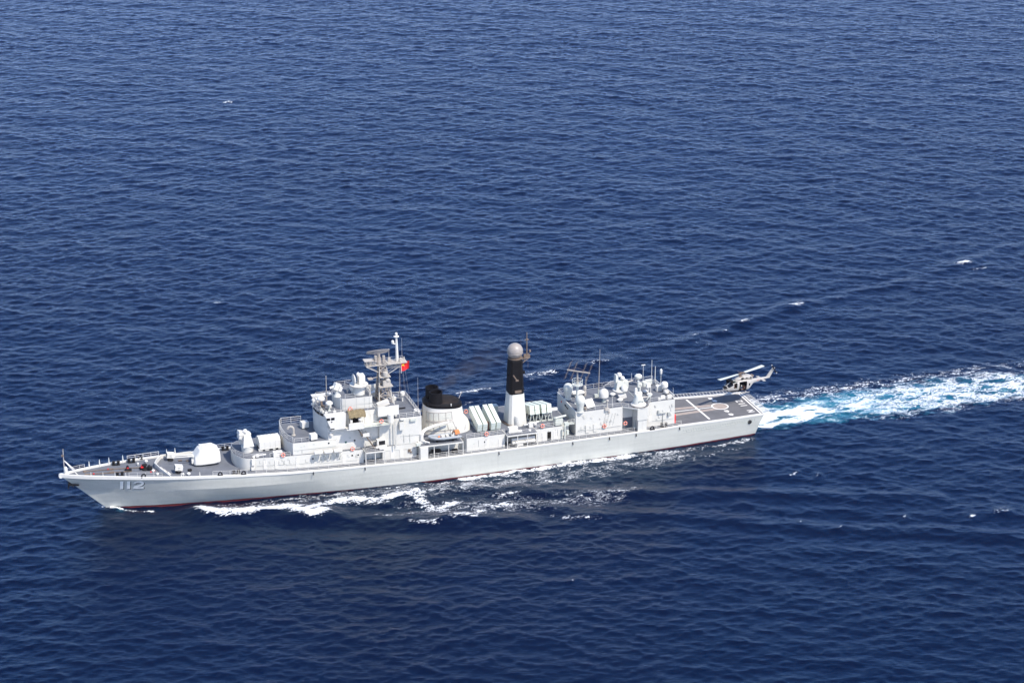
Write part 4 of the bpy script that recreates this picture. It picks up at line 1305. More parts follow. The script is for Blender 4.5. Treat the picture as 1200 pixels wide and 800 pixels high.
# ---- screen round the mast foot and the block aft of it
for s in (1, -1):
    mb = MB(); mb.span(78.25, 82.5, *sorted((s * 6.0, s * 6.12)), 14.55, 16.55); mb.span(82.42, 82.5, *sorted((s * 4.9, s * 6.05)), 14.55, 16.5)
    sc_ = part('signal_screen', mb, M['bright'])
    mb = MB(); mb.span(78.25, 82.5, *sorted((s * 4.2, s * 6.0)), 14.5, 14.6); part('platform', mb, M['pale'], sc_)
    mb = MB(); mb.tube((80.0, s * 6.2, 13.2), (80.0, s * 6.2, 14.9), .62, n=16); part('vent_trunk', mb, M['bright'], sc_)
    mb = MB(); mb.tube((79.2, s * 6.6, z01(79)), (79.2, s * 6.6, 13.4), .11, n=8); mb.tube((78.9, s * 6.2, z01(79)), (78.9, s * 6.2, 13.4), .09, n=8); part('drain_pipe', mb, M['white'], sc_)
mblock = house('mast_block', [(82.6, 4.4), (78.2, 4.4)], 13.0, 15.4)
rear = house('aft_block', [(82.0, 4.9), (78.2, 5.6), (73.55, 5.7)], lambda x, y: z01(x) - .02, 13.45)
rail([(78.0, 5.55, 13.45), (73.7, 5.6, 13.45)], h=1.0)
rail([(73.7, 5.6, 13.45), (73.7, -5.6, 13.45), (78.0, -5.6, 13.45)], h=1.0, r=.03, post=.045, hand=.04)
mb = MB(); mb.box((75.3, 5.85, 12.9), (1.2, .35, .5)); part('vent_box', mb, M['pale'], rear)
mb = MB(); mb.span(77.3, 78.2, 5.6, 6.3, 11.2, 12.9); mb.span(77.0, 78.0, 5.6, 6.4, 13.3, 13.5); part('ladder_trunk', mb, M['white'], rear)
mb = MB(); mb.tube((77.9, 5.66, 9.6), (73.6, 5.76, 9.5), .03, n=5)
for x in (77.2, 76.0): mb.tube((x, 5.7, 8.2), (x, 5.7, 9.9), .035, n=5)
part('conduit', mb, M['pipe'], rear)
mb = MB(); mb.lathe([(.35, 0), (.5, .2), (.5, .7), (.3, .95)], (75.0, -2.9, 14.6), 14); mb.tube((75.0, -2.9, 13.45), (75.0, -2.9, 14.7), .15); part('satellite_dome', mb, M['bright'])
mb = MB(); mb.tube((75.4, -3.4, 13.45), (75.4, -3.4, 21.0), .06, .025, n=6); mb.tube((73.2, 2.2, 13.4), (73.2, 2.2, 20.3), .05, .02, n=6); part('whip_aerial', mb, M['lattice'])
mb = MB(); mb.box((76.6, 1.0, 13.62), (2.2, .18, .25)); part('spare_boom', mb, M['dark'])
mb = MB(); mb.box((76.5, -4.2, 13.75), (1.0, .7, .6)); mb.lathe([(.45, 0), (.6, .15), (.55, .4)], (73.9, 3.4, 13.6), 12); mb.box((73.9, 3.4, 13.55), (1.2, .6, .3)); part('locker', mb, M['bright'])

# ladders from the 01 deck to the wing
mb = MB()
def stair(a, b, w, mbx, n):
    a, b = Vector(a), Vector(b); s = Vector((0, w / 2, 0))
    for k in (-1, 1): mbx.tube(a + s * k, b + s * k, .08, n=6); mbx.tube(a + s * k + Vector((0, 0, .9)), b + s * k + Vector((0, 0, .9)), .035, n=5)
    for i in range(n):
        c = a.lerp(b, (i + .5) / n); mbx.box(c, (.26, w, .06))
stair((83.4, 6.2, 8.1), (85.1, 6.2, 10.9), .8, mb, 11); stair((85.7, 6.2, 10.9), (86.9, 6.2, 13.0), .8, mb, 8); mb.span(84.4, 85.9, 5.0, 6.7, 10.78, 10.88)
part('ladder', mb, M['aged'])
mb = MB(); mb.span(84.4, 85.9, 5.0, 6.75, 10.88, 10.95); mb.span(84.5, 85.8, 6.7, 6.75, 10.9, 11.7); part('ladder_landing', mb, M['bright'])
mb = MB(); mb.box((81.9, 5.5, 8.75), (1.7, 1.1, 1.5)); v_ = part('ventilator', mb, M['bright'])
mb = MB(); mb.box((81.8, 6.07, 8.95), (1.25, .08, .8)); part('grille', mb, M['dark'], v_)
mb = MB(); mb.box((81.9, 6.9, 8.15), (1.5, .8, .35)); mb.box((82.1, 6.6, 8.3), (2.2, .4, .35)); part('locker', mb, M['bright'])
for x, z, mt in ((88.9, 9.6, 'teal'), (87.1, 9.7, 'glass'), (88.0, 10.4, 'pale'), (86.0, 9.6, 'white')): plate(tower, 'porthole', x, z, .34, .34, lambda x: lerp(x, [86, 92.4], [5.0, 5.15]), mt)
mb = MB(); mb.box((92.0, 5.35, 12.0), (.4, .3, .7)); mb.box((91.8, 5.45, 11.7), (.5, .3, .3)); mb.box((91.7, 5.4, 12.4), (.3, .25, .3)); part('floodlight', mb, M['bright'])

# ---- lattice foremast
def foremast():
    zb, zt = 15.4, 22.9
    B = [(81.0, 1.5), (78.3, 1.7), (78.3, -1.7), (81.0, -1.5)]
    T = [(80.55, .55), (79.2, .6), (79.2, -.6), (80.55, -.55)]
    mb = MB()
    for b, t in zip(B, T): mb.tube((*b, zb), (*t, zt), .17, .11, n=8)
    m = part('lattice_mast', mb, M['mast_grey'])
    mb = MB()
    lv = [0, .2, .4, .58, .74, .88, 1]
    pt = lambda k, f: Vector((B[k][0] + (T[k][0] - B[k][0]) * f, B[k][1] + (T[k][1] - B[k][1]) * f, zb + (zt - zb) * f))
    for i, (f0, f1) in enumerate(zip(lv[:-1], lv[1:])):
        for k in range(4):
            k2 = (k + 1) % 4
            mb.tube(pt(k, f0), pt(k2, f1), .075, n=6); mb.tube(pt(k2, f0), pt(k, f1), .075, n=6); mb.tube(pt(k, f1), pt(k2, f1), .075, n=6)
    part('brace', mb, M['lattice'], m)
    mb = MB(); mb.tube((80.3, -.1, 14.0), (80.25, -.1, 23.0), .3, .24, n=10); mb.tube((80.9, -.6, 15), (80.5, -.4, 23), .18, n=8); part('cable_trunk', mb, M['aged'], m)
    mb = MB(); mb.span(78.2, 81.0, .4, 2.1, 18.9, 19.0); mb.span(78.6, 80.8, .3, 1.9, 20.9, 21.0); mb.lathe([(.5, 0), (.6, .3), (.5, .9), (.2, 1.0)], (79.6, 1.4, 21.0), 12); mb.box((79.4, 1.4, 19.6), (1.5, .8, 1.1)); mb.ball((79.2, 1.5, 20.2), .5, 10)
    part('radar_platform', mb, M['mast_grey'], m)
    mb = MB()
    mb.span(75.3, 83.3, -.75, .75, 23.1, 23.25); mb.span(75.0, 79.0, -1.2, 1.2, 23.25, 23.4)
    for y in (-.7, .7):
        mb.tube((75.3, y, 23.1), (79.0, y * .6, 20.9), .085, n=6); mb.tube((83.2, y, 23.1), (80.7, y * .7, 21.6), .085, n=6)
        mb.tube((75.8, y, 23.1), (79.2, y * .6, 22.2), .07, n=6); mb.tube((76.2, y, 22.3), (79.2, y, 23.1), .07, n=6)
        mb.tube((75.3, y, 22.3), (79.2, y * .7, 22.3), .06, n=6); mb.tube((75.3, y, 22.3), (77.6, y, 23.1), .05, n=6)
    part('mast_platform', mb, M['mast_grey'], m)
    mb = MB(); mb.span(81.6, 83.6, -.8, .8, 24.2, 24.32); mb.tube((82.2, 0, 23.2), (82.2, 0, 24.2), .28, n=8); mb.tube((82.9, .5, 23.2), (83.2, .6, 24.2), .07, n=6); mb.tube((82.9, -.5, 23.2), (83.2, -.6, 24.2), .07, n=6); mb.box((83.2, 0, 23.45), (.5, .6, .35))
    part('radar_bar', mb, M['mast_grey'], m)
    rail([(83.2, .75, 23.25), (75.4, .75, 23.25)], h=.8, wires=2, step=1.3, r=.02, post=.03, hand=.025, mat='mast_grey', parent=m)
    rail([(83.2, -.75, 23.25), (75.4, -.75, 23.25)], h=.8, wires=2, step=1.3, r=.02, post=.03, hand=.025, mat='mast_grey', parent=m)
    # rotating air search reflector: a curved open grille
    mb = MB(); cx, cz = 80.6, 25.35
    rows = []
    for j in range(6):
        v = j / 5; row = []
        for i in range(15):
            u = -1 + 2 * i / 14
            hh = 1 - .45 * u * u
            row.append(Vector((cx + 2.3 * u, .3 - .75 * u * u + .5 * v, cz + 1.0 * hh * v + .12)))
        rows.append(row)
    rz = Matrix.Rotation(R(-4), 4, 'Z')
    for row in rows:
        for a, b in zip(row[:-1], row[1:]): mb.tube(a, b, .055, n=5, caps=False)
    for i in range(15):
        for j in range(5): mb.tube(rows[j][i], rows[j + 1][i], .045, n=5, caps=False)
    for a, b in zip(rows[2][:-1], rows[2][1:]): mb.box((a + b) / 2, ((b - a).length, .05, .07))
    for i in (1, 4, 7, 10, 13): mb.tube((cx, -.1, cz - .1), rows[2][i], .06, n=5)
    a_ = part('air_search_radar', mb, M['lattice'], m)
    mb = MB(); mb.tube((cx - .1, 0, 23.2), (cx - .1, 0, 24.6), .55, .4, n=12); mb.tube((cx - .1, 0, 24.6), (cx - .1, 0, 25.4), .3, n=10); mb.box((cx + .7, .6, 24.6), (.5, .5, 1.3)); mb.tube((cx + 2.1, .6, 23.3), (cx + .8, .4, 24.9), .1); mb.tube((cx + 1.6, -.6, 23.3), (cx + .4, -.2, 24.7), .1); mb.box((cx - 1.0, .3, 24.2), (.5, .6, 1.5))
    part('radar_turntable', mb, M['lattice'], a_)
    mb = MB(); mb.tube((78.3, -.5, 23.3), (78.3, -.5, 26.0), .05, n=6); mb.box((78.3, -.4, 23.8), (.5, .4, .7)); part('pole_aerial', mb, M['mast_grey'], m)
    mb = MB(); mb.tube((76.75, 0, 23.4), (76.85, 0, 28.6), .33, .2, n=14); mb.lathe([(.15, 0), (.55, .1), (.55, .18), (.2, .3), (.26, .5), (.26, .8), (.1, .95)], (76.85, 0, 28.45), 14); mb.tube((76.8, 0, 27.0), (77.55, 0, 27.1), .12); mb.lathe([(.1, 0), (.3, .15), (.3, .6), (.12, .75)], (77.6, 0, 27.1), 12)
    part('topmast', mb, M['bright'], m)
    mb = MB(); mb.tube((75.5, -.9, 23.3), (75.5, -.9, 27.8), .03, .015, n=5); mb.tube((75.2, -.5, 23.3), (75.2, -.5, 24.0), .2, .05, n=6); mb.box((76.2, .5, 23.7), (.5, .5, .5)); mb.ball((76.2, .5, 24.0), .26, 10); part('pole_aerial', mb, M['mast_grey'], m)
    mb = MB(); mb.span(82.0, 82.9, -.2, 1.0, 20.4, 20.5); mb.tube((81.0, .4, 20.6), (82.9, .4, 20.45), .08); part('yard_arm', mb, M['lattice'], m)
    mb = MB()
    for y in (.9, -.9): mb.tube((76.0, y, 23.2), (75.6, y * 1.6, 14.6), .012, n=4, caps=False); mb.tube((75.6, y, 23.2), (74.4, y * 1.6, 13.6), .012, n=4, caps=False)
    part('halyard', mb, M['lattice'], m)
    for s in (1, -1):
        mb = MB(); mb.box((80.6, s * 2.9, 15.9), (2.4, 1.0, .9), 0, Matrix.Rotation(R(14), 3, 'Y')); part('vent_box', mb, M['bright'], m)
foremast()
mb = MB()
for x, y, h in ((77.5, -2.6, 3.6), (77.1, -2.0, 2.0), (77.9, -1.8, 1.5)): mb.tube((x, y, 13.45), (x, y, 13.45 + h), .22, .14, n=8)
part('pole_aerial', mb, M['white'])

# ================================================================== FUNNEL
def funnel():
    def ell(cx, a, b, n=40, p=2.6):
        out = []
        for i in range(n):
            t = 2 * math.pi * i / n
            c, s = math.cos(t), math.sin(t)
            out.append((cx + a * math.copysign(abs(c) ** (2 / p), c), b * math.copysign(abs(s) ** (2 / p), s)))
        return out
    def loft(secs):
        vs, fs = [], []; n = len(secs[0][0])
        for poly, zf in secs: vs += [(x, y, zf(x)) for x, y in poly]
        for k in range(len(secs) - 1):
            for i in range(n): fs.append((k * n + i, k * n + (i + 1) % n, (k + 1) * n + (i + 1) % n, (k + 1) * n + i))
        fs += [tuple(reversed(range(n))), tuple(range((len(secs) - 1) * n, len(secs) * n))]
        return MB().add(vs, fs)
    cap0 = lambda x: lerp(x, [63.7, 71.4], [12.75, 13.55])
    F = loft([(ell(66.9, 5.0, 3.5), lambda x: z01(x) - .03), (ell(66.95, 4.85, 3.4), lambda x: 8.7), (ell(67.05, 4.65, 3.32), lambda x: 9.5), (ell(67.4, 4.05, 3.2), lambda x: 10.6), (ell(67.55, 3.88, 3.1), cap0)])
    f = part('funnel', F, M['bright'], smooth=30)
    mb = loft([(ell(67.57, 3.92, 3.14), lambda x: cap0(x) - .02), (ell(67.6, 3.95, 3.16), lambda x: cap0(x) + .55), (ell(67.6, 3.75, 3.0), lambda x: cap0(x) + .85)])
    part('funnel_cap', mb, M['black'], f, 30)
    mb = loft([(ell(67.6, 3.4, 2.7), lambda x: cap0(x) + .84), (ell(67.6, 2.9, 2.2), lambda x: cap0(x) + .95)])
    part('soot_plate', mb, M['soot'], f, 30)
    for y in (1.4, -1.4):
        mb = MB(); z0 = 14.2; prof = [(1.38, 0), (1.34, .3), (1.28, 2.0), (1.36, 2.05), (1.36, 2.2), (1.16, 2.2), (1.12, .5)]
        vs, fs, n = [], [], 28
        for r, z in prof:
            for i in range(n):
                t = 2 * math.pi * i / n; vs.append((69.25 + r * math.cos(t), y + r * math.sin(t), z0 + z))
        for j in range(len(prof) - 1):
            for i in range(n): fs.append((j * n + i, j * n + (i + 1) % n, (j + 1) * n + (i + 1) % n, (j + 1) * n + i))
        fs.append(tuple(range((len(prof) - 1) * n, len(prof) * n)))
        part('exhaust_pipe', MB().add(vs, fs), M['black'], f)
    # air intake louvres: two tiers wrapped on the port and starboard quarters
    for s in (1, -1):
        for z0, z1 in ((8.7, 10.4), (10.65, 12.45)):
            mb = MB(); fm = MB()
            def at_(t, z, off):
                k = lerp(z, [8.7, 9.5, 10.6, 13], [0, .25, .85, 1])
                cx, a, b = lerp(k, [0, 1], [66.95, 67.55]), lerp(k, [0, 1], [4.85, 3.88]), lerp(k, [0, 1], [3.4, 3.1])
                c, q = math.cos(t), math.sin(t)
                return Vector((cx + (a + off) * math.copysign(abs(c) ** (2 / 2.6), c), s * (b + off) * abs(q) ** (2 / 2.6), z))
            ts = [R(20 + 80 * i / 14) for i in range(15)]
            for a, b in zip(ts[:-1], ts[1:]):
                mb.add([at_(a, z0, .05), at_(b, z0, .05), at_(b, z1, .05), at_(a, z1, .05)], [(0, 1, 2, 3)])
            for i in (0, 3, 6, 9, 12, 14): fm.tube(at_(ts[i], z0, .07), at_(ts[i], z1, .07), .05, n=5)
            for a, b in zip(ts[:-1], ts[1:]): fm.tube(at_(a, z0, .07), at_(b, z0, .07), .05, n=5); fm.tube(at_(a, z1, .07), at_(b, z1, .07), .05, n=5)
            lv = part('louvre', mb, M['louvre'], f)
            part('louvre_frame', fm, M['lattice'], lv)
    mb = MB()
    for x, y, h in ((65.6, 3.46, .95), (63.7, 3.2, 1.1), (66.9, 3.5, .6), (68, 3.5, .6)): mb.tube((x, y, 8.3), (x, y, 8.3 + h), .05, n=5)
    mb.path([at_(R(100 - a), 10.52, .03) if False else Vector((67.5 + 3.97 * math.cos(R(a)), 3.2 * math.sin(R(a)) + .04, 11.2)) for a in range(60, 175, 12)], .03, 5)
    part('conduit', mb, M['pipe'], f)
    mb = MB(); mb.tube((66.6, 3.0, 13.6), (66.6, 3.1, 14.1), .12); mb.box((71.3, .9, 13.3), (.3, .5, .5)); part('funnel_light', mb, M['bright'], f)
    mb = MB(); mb.tube((63.9, -.5, 13.6), (63.0, -1.4, 14.6), .06); part('stay', mb, M['lattice'], f)
funnel()
# boat davit
for s in (1, -1):
    mb = MB(); yy = s * 5.8
    mb.tube((73.6, yy, 7.7), (73.6, yy, 9.4), .42, .36, n=12); mb.box((73.6, yy, 7.85), (1.5, 1.1, .4))
    pts = [(73.6, yy, 9.3), (73.4, yy - s * .3, 9.75), (72.6, yy - s * .9, 10.05), (70.6, yy - s * 1.5, 10.35), (67.4, yy - s * 1.7, 10.75)]
    for a, b, r0, r1 in zip(pts[:-1], pts[1:], (.4, .38, .32, .28), (.38, .32, .28, .18)): mb.tube(a, b, r0, r1, n=10)
    mb.tube((73.6, yy + s * .4, 8.3), (72.4, yy + s * 1.5, 8.2), .16)
    part('boat_davit', mb, M['bright'])
    mb = MB()
    for x in (70.6, 67.3): mb.hexa([(x - .15, yy - .8, 7.7), (x + .15, yy - .8, 7.7), (x + .15, yy + 1.0, 7.7), (x - .15, yy + 1.0, 7.7), (x - .15, yy - .3, 8.0), (x + .15, yy - .3, 8.0), (x + .15, yy + .5, 8.0), (x - .15, yy + .5, 8.0)])
    part('boat_cradle', mb, M['dark'])
mb = MB(); mb.box((75.3, 5.3, 8.2), (1.6, .7, .9)); mb.box((74.6, 6.9, 7.95), (.9, .6, .5)); part('winch', mb, M['pale'])
mb = MB(); mb.box((66.8, 6.0, zd(67) + .35), (1.0, .7, .7)); mb.box((70.5, 5.4, zd(70) + .4), (1.8, .8, .8)); part('locker', mb, M['dark'])

# ================================================================== MISSILE CANISTERS
def canister(name, parent, x, y_end, z_end, length, rise, w, h, sgn, mat='tube'):
    """a box canister athwartships; the end at (y_end, z_end) is its lower edge nearest the port side"""
    mb = MB(); d = Vector((0, -math.cos(rise), math.sin(rise) * sgn)); up = Vector((0, math.sin(rise) * sgn, math.cos(rise)))
    e = Vector((x, y_end, z_end)); X = Vector((w / 2, 0, 0))
    def bx(o0, o1, b0, b1, g=0.0):
        a, b = e + d * o0, e + d * o1; g_ = Vector((g, 0, 0))
        p = [a - X - g_ + up * b0, a + X + g_ + up * b0, b + X + g_ + up * b0, b - X - g_ + up * b0]
        q = [a - X - g_ + up * b1, a + X + g_ + up * b1, b + X + g_ + up * b1, b - X - g_ + up * b1]
        mb.hexa(p + q)
    for k in (0, 1):
        z0, z1 = h * k / 2 + .02 * k, h * (k + 1) / 2 - .02 * (1 - k)
        bx(.12, length - .12, z0, z1)
        bx(0, .14, z0 + .01, z1 - .01, .025); bx(length - .14, length, z0 + .01, z1 - .01, .025)
        for o in (.3, .5, .7): bx(length * o - .05, length * o + .05, z0 + .01, z1 + .012, .02)
    return part(name, mb, M[mat], parent, smooth=20)
mb = MB()
for x0, x1 in ((61.1, 59.9), (58.25, 57.1)):
    mb.hexa([(x1 - .35, 3.6, 7.6), (x0 + .35, 3.6, 7.6), (x0 + .35, 3.9, 7.6), (x1 - .35, 3.9, 7.6), (x1 - .35, 3.6, 8.15), (x0 + .35, 3.6, 8.15), (x0 + .35, 3.9, 8.1), (x1 - .35, 3.9, 8.1)])
    for x in (x0, x1):
        mb.tube((x, -1.0, 7.6), (x, -.8, 9.6), .12, n=8); mb.tube((x, .4, 7.6), (x, -.8, 9.5), .1, n=8); mb.tube((x, 2.2, 7.6), (x, 2.0, 8.8), .12, n=8)
    mb.span(x1 - .3, x0 + .3, -1.4, 4.2, 7.58, 7.68)
ml = part('missile_launcher', mb, M['pale'])
for x in (61.1, 59.98, 58.28, 57.14): canister('missile_canister', ml, x, 4.5, 8.0, 6.25, R(15.5), .86, 1.7, 1)
mb = MB()
for x0, x1 in ((49.3, 48.0), (46.8, 45.4)):
    for x in (x0, x1):
        for y in (2.4, .6):
            for k in (-.5, .5): mb.tube((x + k, y, 7.6), (x + k * .3, y, 9.3 - (2.4 - y) * .2), .09, n=7)
            mb.box((x, y, 7.66), (1.0, .5, .12))
        mb.tube((x, -2.2, 7.6), (x, -2.0, 8.0), .14, n=7); mb.tube((x, .5, 7.7), (x, 2.4, 9.2), .07, n=6)
ml2 = part('missile_launcher', mb, M['pale'])
for x in (49.35, 48.22, 46.85, 45.68): canister('missile_canister', ml2, x, 2.85, 9.45, 6.2, R(15.5), .88, 1.8, -1)
mb = MB(); mb.box((59.05, 3.2, 8.35), (.5, .5, 1.4)); mb.ball((59.05, 3.2, 9.1), .3, 8); part('covered_fitting', mb, M['brown'])
mb = MB(); mb.box((44.6, 2.4, 9.9), (1.4, .5, .5)); part('blast_deflector', mb, M['bright'])
mb = MB(); mb.box((55.4, -4.2, 8.6), (1.6, 1.4, 2.0)); mb.box((56.8, -4.4, 8.3), (.8, .9, 1.4)); part('vent_house', mb, M['pale'])

# ================================================================== AFTER TOWER
def tower_mast():
    cx, cy = 52.45, .9
    def sec(z, hx, hy, dx=0.0, ch=.28): 
        c = ch
        return [(cx + dx + a * hx - (math.copysign(c, a) if q else 0), cy + b * hy - (0 if q else math.copysign(c, b)), z) for a, b, q in ((1, -1, 1), (1, -1, 0), (1, 1, 0), (1, 1, 1), (-1, 1, 1), (-1, 1, 0), (-1, -1, 0), (-1, -1, 1))]
    def loft(secs):
        vs = [p for s in secs for p in s]; n = 8; fs = []
        # order each ring counter-clockwise
        for k in range(len(secs) - 1):
            for i in range(n): fs.append((k * n + i, k * n + (i + 1) % n, (k + 1) * n + (i + 1) % n, (k + 1) * n + i))
        fs += [tuple(reversed(range(n))), tuple(range((len(secs) - 1) * n, len(secs) * n))]
        return MB().add(vs, fs)
    def ring(z, hx, hy, ch):
        return [(cx + hx, cy - hy + ch, z), (cx + hx, cy + hy - ch, z), (cx + hx - ch, cy + hy, z), (cx - hx + ch, cy + hy, z), (cx - hx, cy + hy - ch, z), (cx - hx, cy - hy + ch, z), (cx - hx + ch, cy - hy, z), (cx + hx - ch, cy - hy, z)]
    t = part('tower_mast', loft([ring(7.55, 1.95, 2.15, .5), ring(9.2, 1.85, 2.0, .5), ring(14.1, 1.5, 1.55, .42)]), M['white'], smooth=15)
    part('blackened_top', loft([ring(14.1, 1.52, 1.57, .42), ring(21.0, 1.3, 1.3, .38), ring(21.3, 1.15, 1.15, .3)]), M['black'], t, smooth=15)
    mb = MB(); mb.lathe([(.95, 0), (.95, 1.75), (.8, 2.1)], (cx - .1, cy + 1.9, 7.55), 20); part('uptake_trunk', mb, M['white'], t)
    mb = MB(); mb.lathe([(1.25, 0), (1.5, .25), (1.5, .4)], (cx, cy, 21.2), 22); part('radome_base', mb, M['aged'], t)
    mb = MB(); mb.ball((cx, cy, 22.95), 1.62, 30); mb.ring((cx, cy, 22.6), 1.6, .04, n=30, k=5); part('radome', mb, M['radome'], t)
    mb = MB(); mb.tube((50.75, cy + .9, 8.2), (50.95, cy + .8, 14.2), .13, n=8); mb.tube((50.75, cy + .4, 8.2), (51.0, cy + .4, 14.2), .14, n=8); part('stained_pipe', mb, M['black'], t)
    mb = MB(); mb.tube((50.5, cy + 1.0, 8.0), (50.85, cy + .9, 13.9), .06, n=6)
    for i in range(12): mb.box((cx - .55, cy + 1.95 - .42 * i / 12, 9.9 + i * .34), (.12, .05, .05)); mb.box((cx + .4, cy + 1.95 - .42 * i / 12, 9.9 + i * .34), (.08, .05, .05))
    part('ladder_rung', mb, M['pale'], t)
    mb = MB()
    for i in range(22): mb.box((cx - 1.45 + .012 * i, cy + .8, 14.4 + i * .29), (.25, .5, .06)); mb.box((cx + 1.42 - .01 * i, cy + .9, 14.4 + i * .29), (.14, .4, .05))
    mb.box((51.0, cy + .6, 18.4), (.8, .5, .6)); mb.box((53.9, cy + .4, 18.0), (.5, .3, .2)); part('ladder_rung', mb, M['black'], t)
    mb = MB(); mb.tube((53.3, cy + 1.4, 18.3), (52.6, cy + 1.45, 17.2), .13); mb.box((52.5, cy + 1.46, 17.1), (.6, .3, .3)); mb.box((52.3, cy + 1.6, 14.7), (1.4, .3, .5)); part('mast_fitting', mb, M['aged'], t)
    mb = MB()
    for y in (cy - .4, cy + .4):
        mb.tube((51.3, y, 21.2), (49.5, y, 21.3), .12, n=7); mb.tube((51.2, y, 20.2), (49.7, y, 21.2), .09, n=7); mb.tube((50.6, y, 20.7), (50.5, y, 21.6), .08, n=6)
    mb.span(49.4, 50.9, cy - .5, cy + .5, 21.25, 21.35); mb.box((49.8, cy, 21.6), (.9, .8, .5)); mb.box((50.5, cy + .3, 21.8), (.4, .3, .7))
    br = part('aerial_bracket', mb, M['aged'], t)
    mb = MB(); mb.tube((49.95, cy, 21.5), (49.95, cy, 26.6), .17, .08, n=8); mb.span(49.5, 50.4, cy - .1, cy + .1, 25.0, 25.1); mb.lathe([(.08, 0), (.25, .3), (.1, .5)], (49.95, cy, 24.8), 8); mb.lathe([(.1, 0), (.25, .1), (.2, .5)], (49.3, cy, 22.3), 8); mb.tube((49.9, cy, 21.9), (49.3, cy, 22.3), .07)
    part('pole_aerial', mb, M['aged'], br)
    mb = MB(); mb.tube((51.2, cy, 21.3), (51.2, cy, 25.4), .03, .015, n=5); mb.tube((49.7, cy, 21.2), (49.7, cy, 19.0), .025, n=5); part('wire_aerial', mb, M['aged'], br)
tower_mast()
mb = MB(); mb.box((54.6, 6.0, 8.2), (1.9, 1.0, 1.1)); mb.box((53.2, 6.2, 7.75), (.8, .6, .3)); part('locker', mb, M['bright'])
mb = MB(); mb.tube((56.0, -2.5, 7.75), (53.9, 4.2, 7.75), .15, n=7); mb.tube((55.6, -2.5, 7.7), (53.5, 4.2, 7.7), .15, n=7); part('deck_pipe', mb, M['aged'])
mb = MB(); mb.tube((50.9, 5.0, 8.6), (48.9, 5.3, 8.8), .16, n=8); mb.box((50.4, 4.8, 8.1), (.9, .8, .9)); mb.tube((51.8, 4.8, 8.3), (50.5, 4.9, 8.4), .14); mb.box((49.6, 5.3, 8.5), (.5, .4, .4)); mb.lathe([(.25, 0), (.3, .2), (.2, .35)], (51.2, 6.6, z01(51) + .03), 10); part('replenishment_gear', mb, M['bright'])
# torpedo tubes under the overhang
for s in (1, -1):
    mb = MB()
    for k in range(3):
        y, z = s * (6.6 + (.34 if k == 1 else 0) - (.34 if k == 2 else 0)), zd(53) + .85 + (0 if k else .56)
        mb.tube((55.0, y, z), (50.6, y, z), .31, n=14); mb.tube((50.6, y, z), (50.2, y, z), .36, n=14)
    mb.box((53.4, s * 6.6, zd(53) + .3), (1.2, 1.0, .6)); mb.box((51.6, s * 7.05, zd(53) + 1.0), (.9, .25, .3))
    part('torpedo_tube', mb, M['bright'])
# gap gear before the hangar
mb = MB()
mb.box((44.6, 5.0, 8.3), (1.6, 1.4, 1.3)); mb.tube((45.4, 5.4, 9.2), (43.0, 5.2, 9.4), .22); mb.box((43.2, 6.0, 7.9), (.9, .8, .6)); mb.tube((43.6, 6.3, zd(43)), (43.6, 6.3, 7.6), .18); mb.tube((44.2, 6.35, zd(43)), (44.2, 6.35, 7.0), .12); mb.box((43.0, 6.2, 6.1), (.5, .5, .9)); mb.box((42.0, 5.3, 7.6), (1.4, 1.0, .12))
part('replenishment_gear', mb, M['pale'])
rail([(42.8, 5.8, 7.66), (41.3, 5.8, 7.66)], h=.95, step=.7)

# ================================================================== HANGAR
def zh(x, y=0): return lerp(x, [19, 26, 31, 41.1], [10.2, 10.2, 10.0, 9.9])
hangar = house('hangar', [(41.05, 5.7), (31.0, 5.85), (30.9, 5.05), (28.5, 5.05), (28.4, 5.8), (19.55, 5.85)], lambda x, y: zd(x) - .04, zh, floor='deck')
for s in (1, -1):
    sl = lambda y: s * y
    # flared gun sponson with its supporting trunk
    poly = [(30.95, 5.0), (30.95, 5.85), (28.5, 7.9), (26.3, 7.9), (24.9, 5.8), (24.9, 5.0)]
    pts = [(x, s * y) for x, y in poly]
    if s > 0: pts.reverse()
    mb = MB(); mb.prism(pts, lambda x, y: 9.78, lambda x, y: zh(x) + .0)
    sp_ = part('gun_sponson', mb, M['white'])
    poly2 = [(28.5, 5.0), (28.5, 7.88), (26.3, 7.88), (24.9, 5.78), (24.9, 5.0)]
    pts2 = [(x, s * y) for x, y in poly2]
    if s > 0: pts2.reverse()
    mb = MB(); mb.prism(pts2, 7.4, 9.77); part('sponson_wall', mb, M['white'], sp_)
    mb = MB(); mb.add([(x + (.08 if x < 27 else -.08), y - s * .08, zh(x) + .008) for x, y in pts], [tuple(range(len(pts)))]); part('deck_plating', mb, M['deck'], sp_, 0)
    mb = MB(); mb.span(26.4, 28.3, *sorted((s * 6.9, s * 7.75)), zd(27), 7.41); mb.box((27.3, s * 7.76, 6.1), (.05, .04, 2.3)); part('sponson_trunk', mb, M['white'], sp_)
mb = MB(); mb.span(28.52, 30.85, 5.06, 5.12, zd(29) + .1, 7.2); part('recess_shade', mb, M['deck'], hangar)  # dark grey panel puts the niche's shade into its colour
def yh(x): return 5.8
for x, z, w, h, mt in ((25.0, 6.5, .75, 1.4, 'bright'), (38.6, 6.1, .7, 1.7, 'white'), (36.9, 6.1, .75, 1.7, 'white')): plate(hangar, 'door', x, z, w, h, yh, mt, off=.05)
mb = MB(); rr = random.Random(9)
for i in range(26):
    x = rr.choice([rr.uniform(31.5, 40.5), rr.uniform(20, 24.5)]); z = rr.uniform(6.2, 9.3); h = rr.uniform(.25, .6)
    mb.tube((x, 5.9, z), (x, 5.9, z + h), .03, n=5); mb.tube((x, 5.9, z), (x - .3, 5.9, z), .03, n=5)
